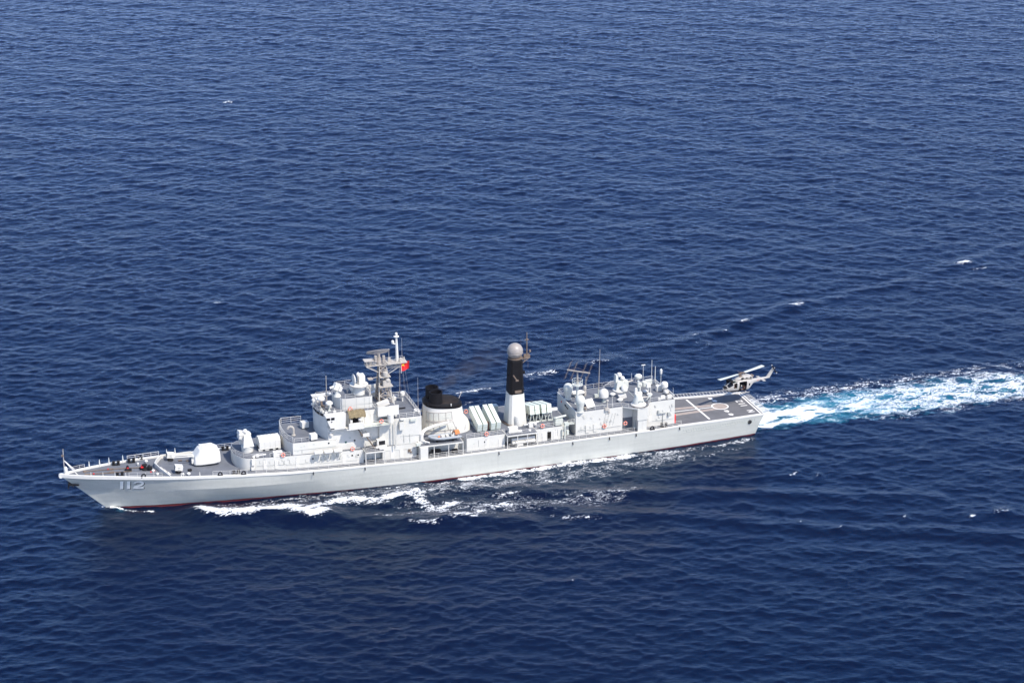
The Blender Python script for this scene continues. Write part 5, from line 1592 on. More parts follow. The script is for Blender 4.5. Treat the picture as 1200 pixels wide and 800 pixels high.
for x0, x1, z in ((40.6, 31.3, 5.9), (40.5, 38.9, 6.2), (24.6, 19.8, 6.0)): mb.tube((x0, 5.9, z), (x1, 5.9, z), .03, n=5)
mb.path([(22.2, 5.95, 5.2), (22.2, 5.95, 7.6), (23.2, 5.95, 7.7), (23.2, 5.95, 8.2)], .06, 6)
for x in (34.6, 33.9, 33.2, 32.5): mb.path([(x, 5.92, 8.9), (x + .35, 5.92, 7.5), (x + .6, 5.92, 6.3)], .022, 5)
part('conduit', mb, M['pipe'], hangar)
mb = MB(); mb.box((22.4, 6.0, 7.55), (1.7, .3, .12)); mb.box((23.2, 6.0, 7.9), (.3, .25, .7)); mb.box((20.9, 6.0, 7.2), (.5, .3, .7)); mb.box((20.9, 6.05, 6.9), (.3, .3, .3)); part('hose_rack', mb, M['pipe'], hangar)
mb = MB(); mb.ring((25.4 + .2, 5.95, 9.7), .26, .05, Matrix.Rotation(R(90), 4, 'X'), n=14, k=5); mb.ring((35.0 - 1.0, 5.95, 9.2), .2, .05, Matrix.Rotation(R(90), 4, 'X'), n=12, k=5); part('light_ring', mb, M['lattice'], hangar)
# roof coaming, rails
mb = MB()
for a, b in (((41.0, -5.65), (41.0, 5.65)),): mb.box(((a[0] + b[0]) / 2, 0, zh(41) + .1), (.16, 11.3, .24))
part('roof_coaming', mb, M['bright'], hangar)
rail([(40.6, 5.65, zh(40)), (31.2, 5.65, zh(31)), (28.8, 7.6, zh(28))], h=.85, wires=2, step=1.9)
rail([(26.2, 7.7, zh(26)), (24.9, 5.7, zh(25)), (19.8, 5.7, zh(20))], h=.85, wires=2, step=1.6)
rail([(40.6, -5.6, zh(40)), (20, -5.6, zh(20))], h=.9, wires=2, step=1.9)
rail([(40.85, -5.5, zh(40) + .1), (40.85, -2.6, zh(40) + .1)], h=.9, wires=2)
# front face doors seen from the bow side
mb = MB(); mb.box((41.08, 1.5, 6.9), (.08, .9, 1.7)); mb.box((41.08, 4.0, 8.6), (.08, .6, .3)); part('door', mb, M['pale'], hangar)
mb = MB(); mb.box((41.1, -3.0, 9.0), (.1, .3, .3)); part('valve_cover', mb, M['red'], hangar)
mb = MB()
for y in (.9, .2): mb.box((41.1, y, 9.0), (.1, .28, .3))
mb.box((41.1, -.6, 9.1), (.1, .6, .3)); part('vent_grille', mb, M['dark'], hangar)

# ---- gear on the hangar roof
def pear_dome(x, y, z, h, r, sup=1.0):
    mb = MB(); mb.lathe([(r * .75, 0), (r * .75, .12), (r * .62, .2), (r * .66, h * .2), (r * .78, h * .42), (r * .95, h * .56), (r, h * .7), (r * .92, h * .84), (r * .7, h * .94), (r * .38, h * .99), (.02, h)], (x, y, z), 24)
    return part('radome', mb, M['dome'])
pear_dome(40.15, -1.6, 10.0, 3.45, .98); pear_dome(40.1, 6.9 - 1.3, 9.95, 3.6, .98)
def satdome(x, y, z, r, leg):
    mb = MB(); mb.tube((x, y, z), (x, y, z + leg), .2, n=10); mb.lathe([(.45, 0), (.45, .12)], (x, y, z), 12)
    b_ = part('satellite_dome', mb, M['pale'])
    mb = MB(); mb.lathe([(r * .8, 0), (r, .15), (r, r * .75), (r * .92, r * 1.2), (r * .7, r * 1.55), (r * .36, r * 1.78), (.02, r * 1.85)], (x, y, z + leg), 24); part('dome', mb, M['bright'], b_)
satdome(33.7, 2.0, zh(33), 1.0, 1.0); satdome(29.1, 1.6, zh(29), .72, 1.5)
mb = MB(); mb.box((29.5, 1.7, zh(29) + .45), (1.5, 1.0, .8), 0, Matrix.Rotation(R(18), 3, 'Y')); part('equipment_box', mb, M['bright'])
# aft air warning aerial on its column
def aft_radar():
    x, y, z = 39.2, 1.3, 9.95
    mb = MB(); mb.tube((x, y, z), (x, y, z + 4.0), .32, .26, n=14); mb.lathe([(.6, 0), (.6, .1), (.35, .2)], (x, y, z), 14)
    m = part('radar_column', mb, M['dome'])
    mb = MB(); mb.lathe([(.4, 0), (1.1, .25), (1.1, .4), (.5, .45)], (x, y, z + 3.9), 20); part('column_platform', mb, M['dome'], m)
    mb = MB()
    for i in range(10):
        a = 2 * math.pi * i / 10; p = Vector((x + 1.08 * math.cos(a), y + 1.08 * math.sin(a), z + 4.3)); mb.tube(p, p + Vector((0, 0, .95)), .045, n=5)
    mb.ring((x, y, z + 5.25), 1.08, .045, n=20, k=5); mb.ring((x, y, z + 4.8), 1.08, .03, n=20, k=5); part('guard_rail', mb, M['dome'], m)
    mb = MB(); mb.tube((x, y, z + 4.2), (x, y, z + 6.9), .24, .16, n=10)
    a, b = Vector((41.05, .25, 17.2)), Vector((37.1, 2.95, 17.0)); mb.tube(a, b, .16, n=8)
    yg = part('yagi_radar', mb, M['lattice'], m)
    d = (b - a).normalized(); s = Vector((-d.y, d.x, 0)).normalized()
    mb = MB()
    for t in (.04, .3, .7, .96):
        c = a.lerp(b, t)
        for k in (-1, 1):
            boom = c + s * k * 2.5 + Vector((0, 0, .9 * k)); mb.tube(c, boom, .035, n=5)
            for q in (.35, .6, .85, 1.0):
                e = c.lerp(boom, q); mb.tube(e - d * .42 - Vector((0, 0, .45)), e + d * .42 + Vector((0, 0, .45)), .018, n=4)
    mb.tube(a + Vector((0, 0, .02)), Vector((x, y, z + 7.9)), .03, n=4); mb.tube(b, Vector((x, y, z + 7.9)), .03, n=4)
    part('yagi_element', mb, M['aged'], yg)
aft_radar()
mb = MB(); mb.lathe([(.5, 0), (.85, .25), (.95, .5), (.6, .8), (.2, .9)], (37.6, -2.6, 10.3), 18, sx=1.7, sy=1.0); mb.box((37.6, -2.6, 10.1), (1.6, 1.2, .4)); mb.ball((38.8, -2.4, 10.9), .5, 12); part('covered_director', mb, M['bright'])
mb = MB(); mb.lathe([(.28, 0), (.34, .7), (.24, 1.3), (.36, 1.5), (.3, 2.0), (.1, 2.15)], (36.2, -2.4, 9.95), 12); part('covered_instrument', mb, M['mast_grey'])
mb = MB(); mb.tube((35.2, -4.6, 9.95), (35.2, -4.6, 13.2), .09, .05, n=6); part('pole_aerial', mb, M['mast_grey'])
mb = MB(); mb.tube((33.75, -.9, 10), (33.75, -.9, 11.6), .2, .16, n=8); mb.box((34.3, -.9, 10.25), (.7, .6, .6)); wa = part('whip_aerial', mb, M['pale'])
mb = MB(); mb.tube((33.75, -.9, 11.6), (33.55, -.95, 20.4), .10, .035, n=7); part('whip', mb, M['lattice'], wa)
mb = MB(); tl = Matrix.Rotation(R(-38), 3, 'X') @ Matrix.Rotation(R(6), 3, 'Y'); mb.box((37.55, 4.2, 10.95), (1.75, 2.0, .2), .12, tl); pa = part('panel_aerial', mb, M['bright'])
mb = MB()
for dx_ in (-.6, .6): mb.tube((37.5 + dx_, 4.6, 9.9), (37.5 + dx_, 4.6, 10.6), .07, n=6); mb.tube((37.5 + dx_, 3.6, 9.9), (37.5 + dx_, 3.6, 11.3), .07, n=6)
mb.box((38.6, 4.6, 10.2), (.5, .6, .5)); mb.box((39.2, 3.0, 10.1), (.6, .5, .3)); part('support', mb, M['aged'], pa)
for x, y in ((30.95, -.1), (30.6, 3.2), (24.0, .6), (23.8, 2.4)):
    mb = MB(); mb.tube((x, y, 10.0), (x, y, 10.45), .3, n=12); mb.lathe([(.3, 0), (.6, .06), (.58, .2), (.3, .38), (.05, .42)], (x, y, 10.4), 18); part('mushroom_vent', mb, M['bright'])
mb = MB(); mb.tube((34.2, 5.5, 9.95), (34.2, 5.5, 11.7), .15, .13, n=8); mb.lathe([(.2, 0), (.32, .12), (.2, .3)], (34.2, 5.5, 11.5), 10); mb.box((34.4, 5.9, 9.9), (.9, .5, .5)); part('navigation_light', mb, M['mast_grey'])
mb = MB(); mb.tube((33.0, 5.1, 9.95), (33.0, 5.1, 12.2), .05, n=6); part('pole_aerial', mb, M['bright'])
def ciws(x, y, z, big=True):
    mb = MB(); mb.lathe([(1.55, 0), (1.55, .2), (1.3, .3)], (x, y, z), 24); g = part('close_in_gun', mb, M['bright'])
    mb = MB()
    mb.hexa([(x - .9, y - .75, z + .3), (x + 1.1, y - .75, z + .3), (x + 1.1, y + .75, z + .3), (x - .9, y + .75, z + .3), (x - .7, y - .6, z + 2.2), (x + .8, y - .6, z + 2.3), (x + .8, y + .6, z + 2.3), (x - .7, y + .6, z + 2.2)])
    mb.hexa([(x + .55, y - .7, z + 2.0), (x + 1.15, y - .7, z + 2.0), (x + 1.15, y + .5, z + 2.0), (x + .55, y + .5, z + 2.0), (x + .6, y - .6, z + 3.5), (x + 1.05, y - .6, z + 3.6), (x + 1.05, y + .4, z + 3.6), (x + .6, y + .4, z + 3.5)])
    mb.box((x - 1.15, y - .1, z + 1.3), (.9, 1.4, 1.5), .1)
    part('gun_body', mb, M['dome'], g)
    mb = MB(); mb.lathe([(.1, -.2), (.5, .05), (.55, .4), (.4, .7), (.08, .82)], (x + .25, y + .1, z + 3.2), 14); mb.ball((x - .45, y + .15, z + 2.7), .48, 14); part('radar_dish', mb, M['bright'], g)
    mb = MB(); mb.tube((x - 1.0, y - .2, z + 1.5), (x - 3.0, y - .3, z + 1.75), .2, .14, n=10); part('barrel', mb, M['mast_grey'], g)
    mb = MB(); mb.box((x + .1, y + .76, z + .75), (.5, .05, .6)); part('access_hatch', mb, M['dark'], g)
ciws(28.4, -2.6, 10.05)
def ciws_near(x, y, z):
    mb = MB(); mb.lathe([(1.6, 0), (1.6, .12), (1.4, .3)], (x, y, z), 24); g = part('close_in_gun', mb, M['bright'])
    mb = MB(); mb.lathe([(1.25, .2), (1.1, .9), (.8, 1.7), (.7, 2.1), (.5, 2.3)], (x + .05, y, z), 20); mb.box((x + .05, y - .1, z + 1.5), (1.3, 1.1, 1.4)); part('gun_body', mb, M['dome'], g)
    mb = MB(); mb.box((x + .55, y - .2, z + 2.8), (.55, .5, 1.0)); mb.ball((x + .55, y - .2, z + 3.35), .3, 10); mb.box((x - .35, y - .3, z + 2.3), (.9, .6, .5)); part('sight_head', mb, M['bright'], g)
    for k in (-.15, .15):
        mb = MB(); mb.tube((x - .7, y + k, z + 1.45), (x - 2.6, y + k - .1, z + 1.4), .1, .06, n=8); part('barrel', mb, M['mast_grey'], g)
    mb = MB(); mb.ring((x - .1, y + 1.1, z + .9), .45, .08, Matrix.Rotation(R(70), 4, 'X'), n=16, k=6); mb.box((x - 2.4, y - .15, z + 1.4), (.5, .5, .2)); part('ammunition_drum', mb, M['pale'], g)
ciws_near(27.65, 6.1, 10.2)
mb = MB(); mb.ring((27.4, 6.35, 10.24), 1.75, .05, n=28, k=5); part('gun_track', mb, M['aged'])
mb = MB(); mb.tube((25.6, .6, 10.1), (25.6, .6, 13.0), .28, .22, n=10); mb.tube((25.4, 1.0, 10.1), (25.4, 1.0, 11.8), .2, n=10); part('vent_pipe', mb, M['dome'])
mb = MB(); mb.tube((23.9, 1.9, 10.1), (23.9, 1.9, 12.2), .1, n=8); mb.box((23.9, 1.9, 12.3), (.9, .6, .8)); mb.tube((23.4, 2.0, 10.1), (23.4, 2.0, 12.0), .06, n=6); part('signal_gear', mb, M['bright'])
mb = MB()
for x, y, h in ((23.6, -3.3, .5), (22.9, -3.0, .9)): mb.lathe([(.5, 0), (.5, h), (.35, h + .2)], (x, y, 10.2), 14)
mb.lathe([(.3, 0), (.6, .2), (.65, .7), (.4, 1.0)], (24.0, -3.6, 11.7), 14, sx=1.25); mb.tube((24.0, -3.6, 10.2), (24.0, -3.6, 11.8), .2); mb.box((21.8, -3.2, 10.9), (1.4, .7, .9))
part('covered_instrument', mb, M['dome'])
mb = MB()
for x, y, h, r in ((22.6, -4.4, 4.0, .06), (20.9, -3.9, 5.2, .07), (20.4, -3.2, 4.0, .1), (19.9, -1.2, 4.0, .06), (19.6, 4.9, 2.2, .04), (24.9, -5.2, 2.3, .05)): mb.tube((x, y, 10.2), (x, y, 10.2 + h), r, r * .5, n=6)
mb.box((22.6, -4.4, 14.3), (.8, .2, .15)); mb.lathe([(.2, 0), (.26, .3), (.26, .9), (.1, 1.1)], (19.9, -1.2, 13.2), 10)
part('pole_aerial', mb, M['bright'])
mb = MB()
for a, b in (((20.3, -3.8, 10.3), (19.8, 1.6, 10.3)), ((19.8, 1.6, 10.3), (19.65, 5.6, 10.3))):
    a, b = Vector(a), Vector(b); u = Vector((0, 0, .75))
    mb.tube(a, b, .1, n=6); mb.tube(a + u, b + u, .1, n=6); n = 7
    for i in range(n): mb.tube(a.lerp(b, i / n), a.lerp(b, (i + 1) / n) + u, .06, n=5); mb.tube(a.lerp(b, i / n) + u, a.lerp(b, (i + 1) / n), .04, n=5)
part('hangar_door_rack', mb, M['bright'])
mb = MB(); mb.tube((20.2, 1.7, 10.2), (20.2, 1.7, 11.2), .3, n=10); mb.lathe([(.4, 0), (.72, .25), (.72, .95), (.5, 1.25), (.1, 1.35)], (20.2, 1.6, 11.2), 16); mb.ball((20.3, 3.0, 10.75), .5, 12); mb.box((21.0, .4, 10.8), (1.2, 1.0, 1.1)); part('satellite_dome', mb, M['bright'])
mb = MB()
for x, y in ((21.9, 4.9), (20.5, 5.0)): mb.box((x, y, 10.5), (.95, .6, .6)); mb.tube((x - .4, y, 10.75), (x + .4, y, 10.75), .28)
mb.box((22.7, 5.1, 10.4), (.5, .4, .4)); part('locker', mb, M['bright'])
mb = MB(); mb.tube((25.9, 5.2, 10.25), (24.4, 4.3, 11.0), .08); mb.tube((24.4, 4.3, 10.2), (24.4, 4.3, 11.1), .06); mb.box((24.4, 4.3, 11.1), (.5, .4, .3)); part('signal_gear', mb, M['pale'])
mb = MB(); mb.box((36.0, 3.4, 10.0), (3.4, .06, .03)); mb.box((27.0, 1.6, 10.18), (.06, 6, .03)); part('deck_seam', mb, M['pale'], hangar)
mb = MB(); mb.tube((19.4, 5.45, zd(19) + .15), (19.4, 5.45, zd(19) + 1.6), .3, n=14); mb.ball((19.4, 5.45, zd(19) + 1.6), .3, 12); mb.tube((19.4, 5.45, zd(19)), (19.4, 5.45, zd(19) + .2), .34, n=12); part('fire_bottle', mb, M['red'])

# ---- flight deck markings (painted sheets a few mm up) and nets
def mark(pts, name='deck_marking', mat='mark', dz=.008):
    mb = MB(); mb.add([(x, y, zd(x) + dz) for x, y in pts], [tuple(range(len(pts)))])
    return part(name, mb, M[mat], flight_deck, 0)
def mstrip(a, b, w, mat='mark', dz=.008, n=6):
    mb = MB(); mb.strip([(a[0] + (b[0] - a[0]) * i / n, a[1] + (b[1] - a[1]) * i / n, zd(a[0] + (b[0] - a[0]) * i / n) + dz) for i in range(n + 1)], w)
    return part('deck_marking', mb, M[mat], flight_deck, 0)
mstrip((19.3, -1.55), (7.4, -1.35), .95, 'tan', .005); mstrip((19.3, 1.75), (7.0, .55), 1.0, 'tan', .005)
mb = MB(); mb.add([(6.75 + 1.5 * math.cos(t), -.4 + 1.5 * math.sin(t), zd(6.7) + .009 + .012 * math.cos(t)) for t in [2 * math.pi * i / 36 for i in range(36)]], [tuple(range(36))]); part('deck_marking', mb, M['tan'], flight_deck, 0)
mstrip((19.3, .05), (8.2, -.42), .3, dz=.013); mstrip((12.15, -5.75), (11.6, 5.65), .42, dz=.017)
mb = MB(); mb.strip([(6.75 + 1.68 * math.cos(t), -.4 + 1.68 * math.sin(t), zd(6.75 + 1.68 * math.cos(t)) + .02) for t in [2 * math.pi * i / 40 for i in range(41)]], .3); part('deck_marking', mb, M['mark'], flight_deck, 0)
for s in (1, -1):
    mb = MB(); mb.strip([(x, s * (bd(x) - .62), zd(x) + .008) for x in [-.1 + 19.2 * i / 20 for i in range(21)]], .26); part('deck_marking', mb, M['mark'], flight_deck, 0)
mstrip((.12, -5.8), (.12, 5.8), .32, dz=.012)
for x, y in ((6.9, -5.0), (6.6, -3.5), (6.4, 2.5), (6.25, 4.4)): mark([(x - .55, y - .1), (x + .1, y - .55), (x + .55, y + .35), (x - .05, y + .55)][::-1] if False else [(x + .5, y - .55), (x + .5, y + .25), (x - .1, y + .65), (x - .5, y + .2), (x - .35, y - .45)])
def deck_glyph(ch, y0, x0=1.0):
    """figures that read from astern: up is forward (+x), right is starboard (-y)"""
    if ch == '1': polys = [[(0, 0), (.34, 0), (.34, 1.5), (0, 1.5)]]
    elif ch == '2': polys = [[(0, 0), (1.0, 0), (1.0, .3), (0, .3)], [(0, .31), (.4, .31), (1.0, .76), (.68, .92)], [(.7, .93), (1.0, .77), (1.0, 1.19), (.7, 1.19)], [(0, 1.2), (1.0, 1.2), (1.0, 1.5), (0, 1.5)]]
    else: polys = [[(0, 0), (.3, 0), (.3, 1.4), (0, 1.4)], [(.9, 0), (1.2, 0), (1.2, 1.4), (.9, 1.4)], [(.31, 1.0), (.31, 1.39), (.89, .4), (.89, .01)]]
    mb = MB()
    for p in polys:
        mb.add([(x0 + v, y0 - u, zd(x0 + v) + .009) for u, v in p], [(0, 1, 2, 3)])
    part('deck_number', mb, M['mark'], flight_deck, 0)
deck_glyph('1', .85); deck_glyph('1', -.25); deck_glyph('2', -1.3); deck_glyph('N', 4.5, .9)
# safety nets folded out along the far side, the stern and (folded down) the near side
def net(name, a, b, outv, n, zoff=0.0):
    mb = MB(); a, b, o = Vector(a), Vector(b), Vector(outv)
    for i in range(n):
        p, q = a.lerp(b, (i + .04) / n), a.lerp(b, (i + .96) / n)
        mb.path([p, q, q + o, p + o, p], .045, 5)
        for k in (1, 2, 3, 4): mb.tube(p.lerp(q, k / 5), p.lerp(q, k / 5) + o, .009, n=4, caps=False)
        for k in (1, 2, 3): mb.tube(p + o * k / 4, q + o * k / 4, .009, n=4, caps=False)
        mb.tube(p.lerp(q, .5), p.lerp(q, .5) + o - Vector((0, 0, .35)) * 0, .045, n=5)
    return part(name, mb, M['net'])
net('safety_net', (18.9, -7.75, 4.9), (9.0, -7.1, 4.65), (0, -1.25, .22), 7)
net('safety_net', (9.0, -7.1, 4.65), (.1, -6.55, 4.55), (0, -1.25, .22), 6)
net('safety_net', (-.55, -6.3, 4.5), (-.55, 6.3, 4.5), (-1.2, 0, .22), 9)

# ================================================================== THINGS ON THE SHIP
HEAD = math.pi + PSI
def on_ship(o, x, y, z, rz=0):
    o.location = ship_pt(x, y, z); o.rotation_euler = (0, 0, HEAD + rz); return o

# lifebuoys hung on rails and walls
mb = MB(); mb.ring((0, 0, 0), .34, .115, Matrix.Rotation(R(90), 4, 'X'), n=22, k=8)
buoy0 = empty('lifebuoy', (0, 0, 0))
bo = mb.build('ring', M['orange'], buoy0)
mb = MB()
for k in range(4):
    a = R(45 + 90 * k); mb.box((.34 * math.cos(a), 0, .34 * math.sin(a)), (.245, .245, .09), 0, Matrix.Rotation(-a, 3, 'Y'))
mb.build('white_band', M['bright'], buoy0)
spots = [(101.7, 5.72, 8.85, 0, 'orange lifebuoy on the low rail below the white reload house'),
         (87.85, 6.1, 8.45, 0, 'orange lifebuoy lying against the rail below the bridge wing, beside the stair platform'),
         (82.1, 7.06, 13.95, 0, 'orange lifebuoy on the walkway rail behind the bridge wing'),
         (87.8, 4.92, 16.45, 0, 'orange lifebuoy above the olive awning on the bridge roof rail'),
         (60.3, 6.5, 8.15, 0, 'orange lifebuoy on the rail below the slanted missile canisters'),
         (48.4, 6.32, 8.25, 0, 'orange lifebuoy on the rail just aft of the black topped tower'),
         (34.95, 6.0, 6.3, 0, 'orange lifebuoy flat on the forward half of the hangar wall'),
         (30.4, 6.0, 6.35, 0, 'orange lifebuoy beside the dark niche under the gun sponson'),
         (60.6, -6.4, 7.95, 0, 'orange lifebuoy on the far side rail seen between funnel and missile canisters')]
for i, (x, y, z, rz, lab) in enumerate(spots):
    o = buoy0 if i == 0 else buoy0.copy()
    if i:
        col.objects.link(o)
        for ch in [k for k in bpy.data.objects if k.parent == buoy0]:
            c = ch.copy(); col.objects.link(c); c.parent = o
    on_ship(o, x, y, z, rz)
    tag(o, lab, 'lifebuoy', 'orange lifebuoys around the warship')

# rigid inflatable boat on its cradle
boat = empty('rigid_boat', (0, 0, 0)); on_ship(boat, 69.1, 6.1, 7.75, 0)
tag(boat, 'grey inflatable boat with orange engine cover on the cradle beside the funnel', 'boat')
def boat_build():
    vs, fs = [], []
    st = [(-2.9, .95, .15, .75), (-1.5, 1.0, .05, .75), (.5, 1.0, .02, .78), (1.9, .8, .15, .9), (2.7, .45, .45, 1.08), (3.15, .06, .85, 1.2)]
    for x, hw, zk_, zt in st: vs += [(x, -hw, zt), (x, -hw * .85, zt * .6 + zk_ * .4), (x, 0, zk_), (x, hw * .85, zt * .6 + zk_ * .4), (x, hw, zt)]
    for i in range(len(st) - 1):
        for j in range(4): fs.append((i * 5 + j, i * 5 + j + 1, (i + 1) * 5 + j + 1, (i + 1) * 5 + j))
        fs.append((i * 5 + 4, i * 5, (i + 1) * 5, (i + 1) * 5 + 4))
    fs.append((0, 1, 2, 3, 4))
    MB().add(vs, fs).build('hull', M['rubber'], boat)
    mb = MB()
    for s in (-1, 1):
        pts = [(-3.2, s * .95, .8), (-1.5, s * 1.0, .8), (.5, s * 1.0, .83), (1.9, s * .82, .95), (2.7, s * .45, 1.13), (3.15, 0, 1.25)]
        for a, b in zip(pts[:-1], pts[1:]): mb.tube(a, b, .25, n=12); mb.ball(b, .25, 10)
        mb.tube(pts[0], (-3.5, s * .95, .8), .25, .08, n=12)
    mb.build('inflatable_tube', M['rubber'], boat)
    mb = MB(); mb.box((-1.9, 0, 1.05), (.8, .7, .75)); mb.box((.2, .1, .95), (.7, .6, .5)); mb.box((-.7, 0, .95), (.5, .8, .4)); mb.build('console', M['bright'], boat)
    mb = MB(); mb.box((-2.75, 0, 1.5), (.95, .9, .6), 0, Matrix.Rotation(R(12), 3, 'Y')); mb.build('engine_cover', M['safety_orange'], boat)
    mb = MB(); mb.box((1.1, .35, 1.0), (.4, .35, .3)); mb.build('buoyant_bag', M['safety_orange'], boat)
    mb = MB(); mb.tube((-2.2, -.45, 1.0), (-2.2, -.45, 1.95), .05); mb.tube((-2.2, .45, 1.0), (-2.2, .45, 1.95), .05); mb.tube((-2.2, -.45, 1.95), (-2.2, .45, 1.95), .05); mb.box((-1.75, .3, 1.5), (.25, .3, .3)); mb.box((-2.05, -.3, 1.45), (.25, .3, .4)); mb.build('roll_bar', M['aged'], boat)
boat_build()

# national ensign at the foremast
flag = empty('flag', (0, 0, 0)); on_ship(flag, 76.15, .9, 21.55, 0)
tag(flag, 'red flag with yellow stars flying from the lattice mast', 'flag')
def flag_pt(u, v, off=0):
    """u along the fly (0..1), v up the hoist"""
    x = -1.55 * u; y = .22 * math.sin(u * 6.2 + v * 1.1) * (.25 + u) + off
    return (x, y, 1.75 * v + .38 * u * u - .05)
mb = MB(); nu, nv = 16, 8
vs = [flag_pt(i / nu, j / nv) for i in range(nu + 1) for j in range(nv + 1)]
fs = [(i * (nv + 1) + j, (i + 1) * (nv + 1) + j, (i + 1) * (nv + 1) + j + 1, i * (nv + 1) + j + 1) for i in range(nu) for j in range(nv)]
MB().add(vs, fs).build('cloth', M['flag'], flag, smooth=80)
for off in (.02, -.02):
    mb = MB()
    for cu, cv, rr, a0 in ((.2, .74, .19, 90), (.40, .93, .065, 60), (.47, .83, .065, 30), (.47, .69, .065, 0), (.40, .58, .065, 40)):
        pts = []
        for k in range(10):
            r_ = rr if k % 2 == 0 else rr * .4; a = R(a0 + 36 * k)
            pts.append(flag_pt(cu + r_ * math.cos(a) * 1.05, cv + r_ * math.sin(a) * .95, off))
        c = flag_pt(cu, cv, off); mb.add([c] + pts, [(0, 1 + k, 1 + (k + 1) % 10) for k in range(10)])
    mb.build('star', M['star'], flag, smooth=0)
mb = MB(); mb.tube((.05, 0, -.5), (.05, 0, 2.1), .05, n=6); mb.box((.05, 0, .5), (.12, .04, 1.0)); mb.build('hoist_band', M['bright'], flag)

# ================================================================== HELICOPTER
heli = empty('helicopter', ship_pt(2.06, -1.42, 11.0) - Vector((0, 0, 3.9)))
heli.rotation_euler = (R(-2), R(-4), math.pi + R(30))
tag(heli, 'grey two-blade helicopter with open side door hovering over the stern deck', 'helicopter')
HS = [(4.2, .78, 1.02, .16), (4.05, .66, 1.22, .48), (3.6, .54, 1.52, .82), (3.0, .47, 1.95, 1.08), (2.45, .43, 2.35, 1.2), (1.9, .42, 2.58, 1.27), (1.2, .42, 2.72, 1.3), (.4, .42, 2.78, 1.32), (-.4, .42, 2.78, 1.32),
      (-1.0, .42, 2.76, 1.32), (-1.6, .5, 2.7, 1.22), (-2.2, .72, 2.6, 1.0), (-2.8, 1.05, 2.48, .68), (-3.3, 1.38, 2.38, .42), (-5.2, 1.72, 2.36, .31), (-7.4, 2.02, 2.36, .19)]
def hsec(x, t, off=0.0):
    xs = [q[0] for q in HS][::-1]
    f = lambda k: lerp(x, xs, [q[k] for q in HS][::-1])
    zb, zt, hw = f(1), f(2), f(3)
    c, s_ = math.cos(t), math.sin(t)
    e = 2 / lerp(x, [-7, -3, -2, 3, 4.2], [2, 2.2, 3.4, 3.0, 2.0])
    return Vector((x, (hw + off) * math.copysign(abs(c) ** e, c), (zb + zt) / 2 + ((zt - zb) / 2 + off) * math.copysign(abs(s_) ** e, s_)))
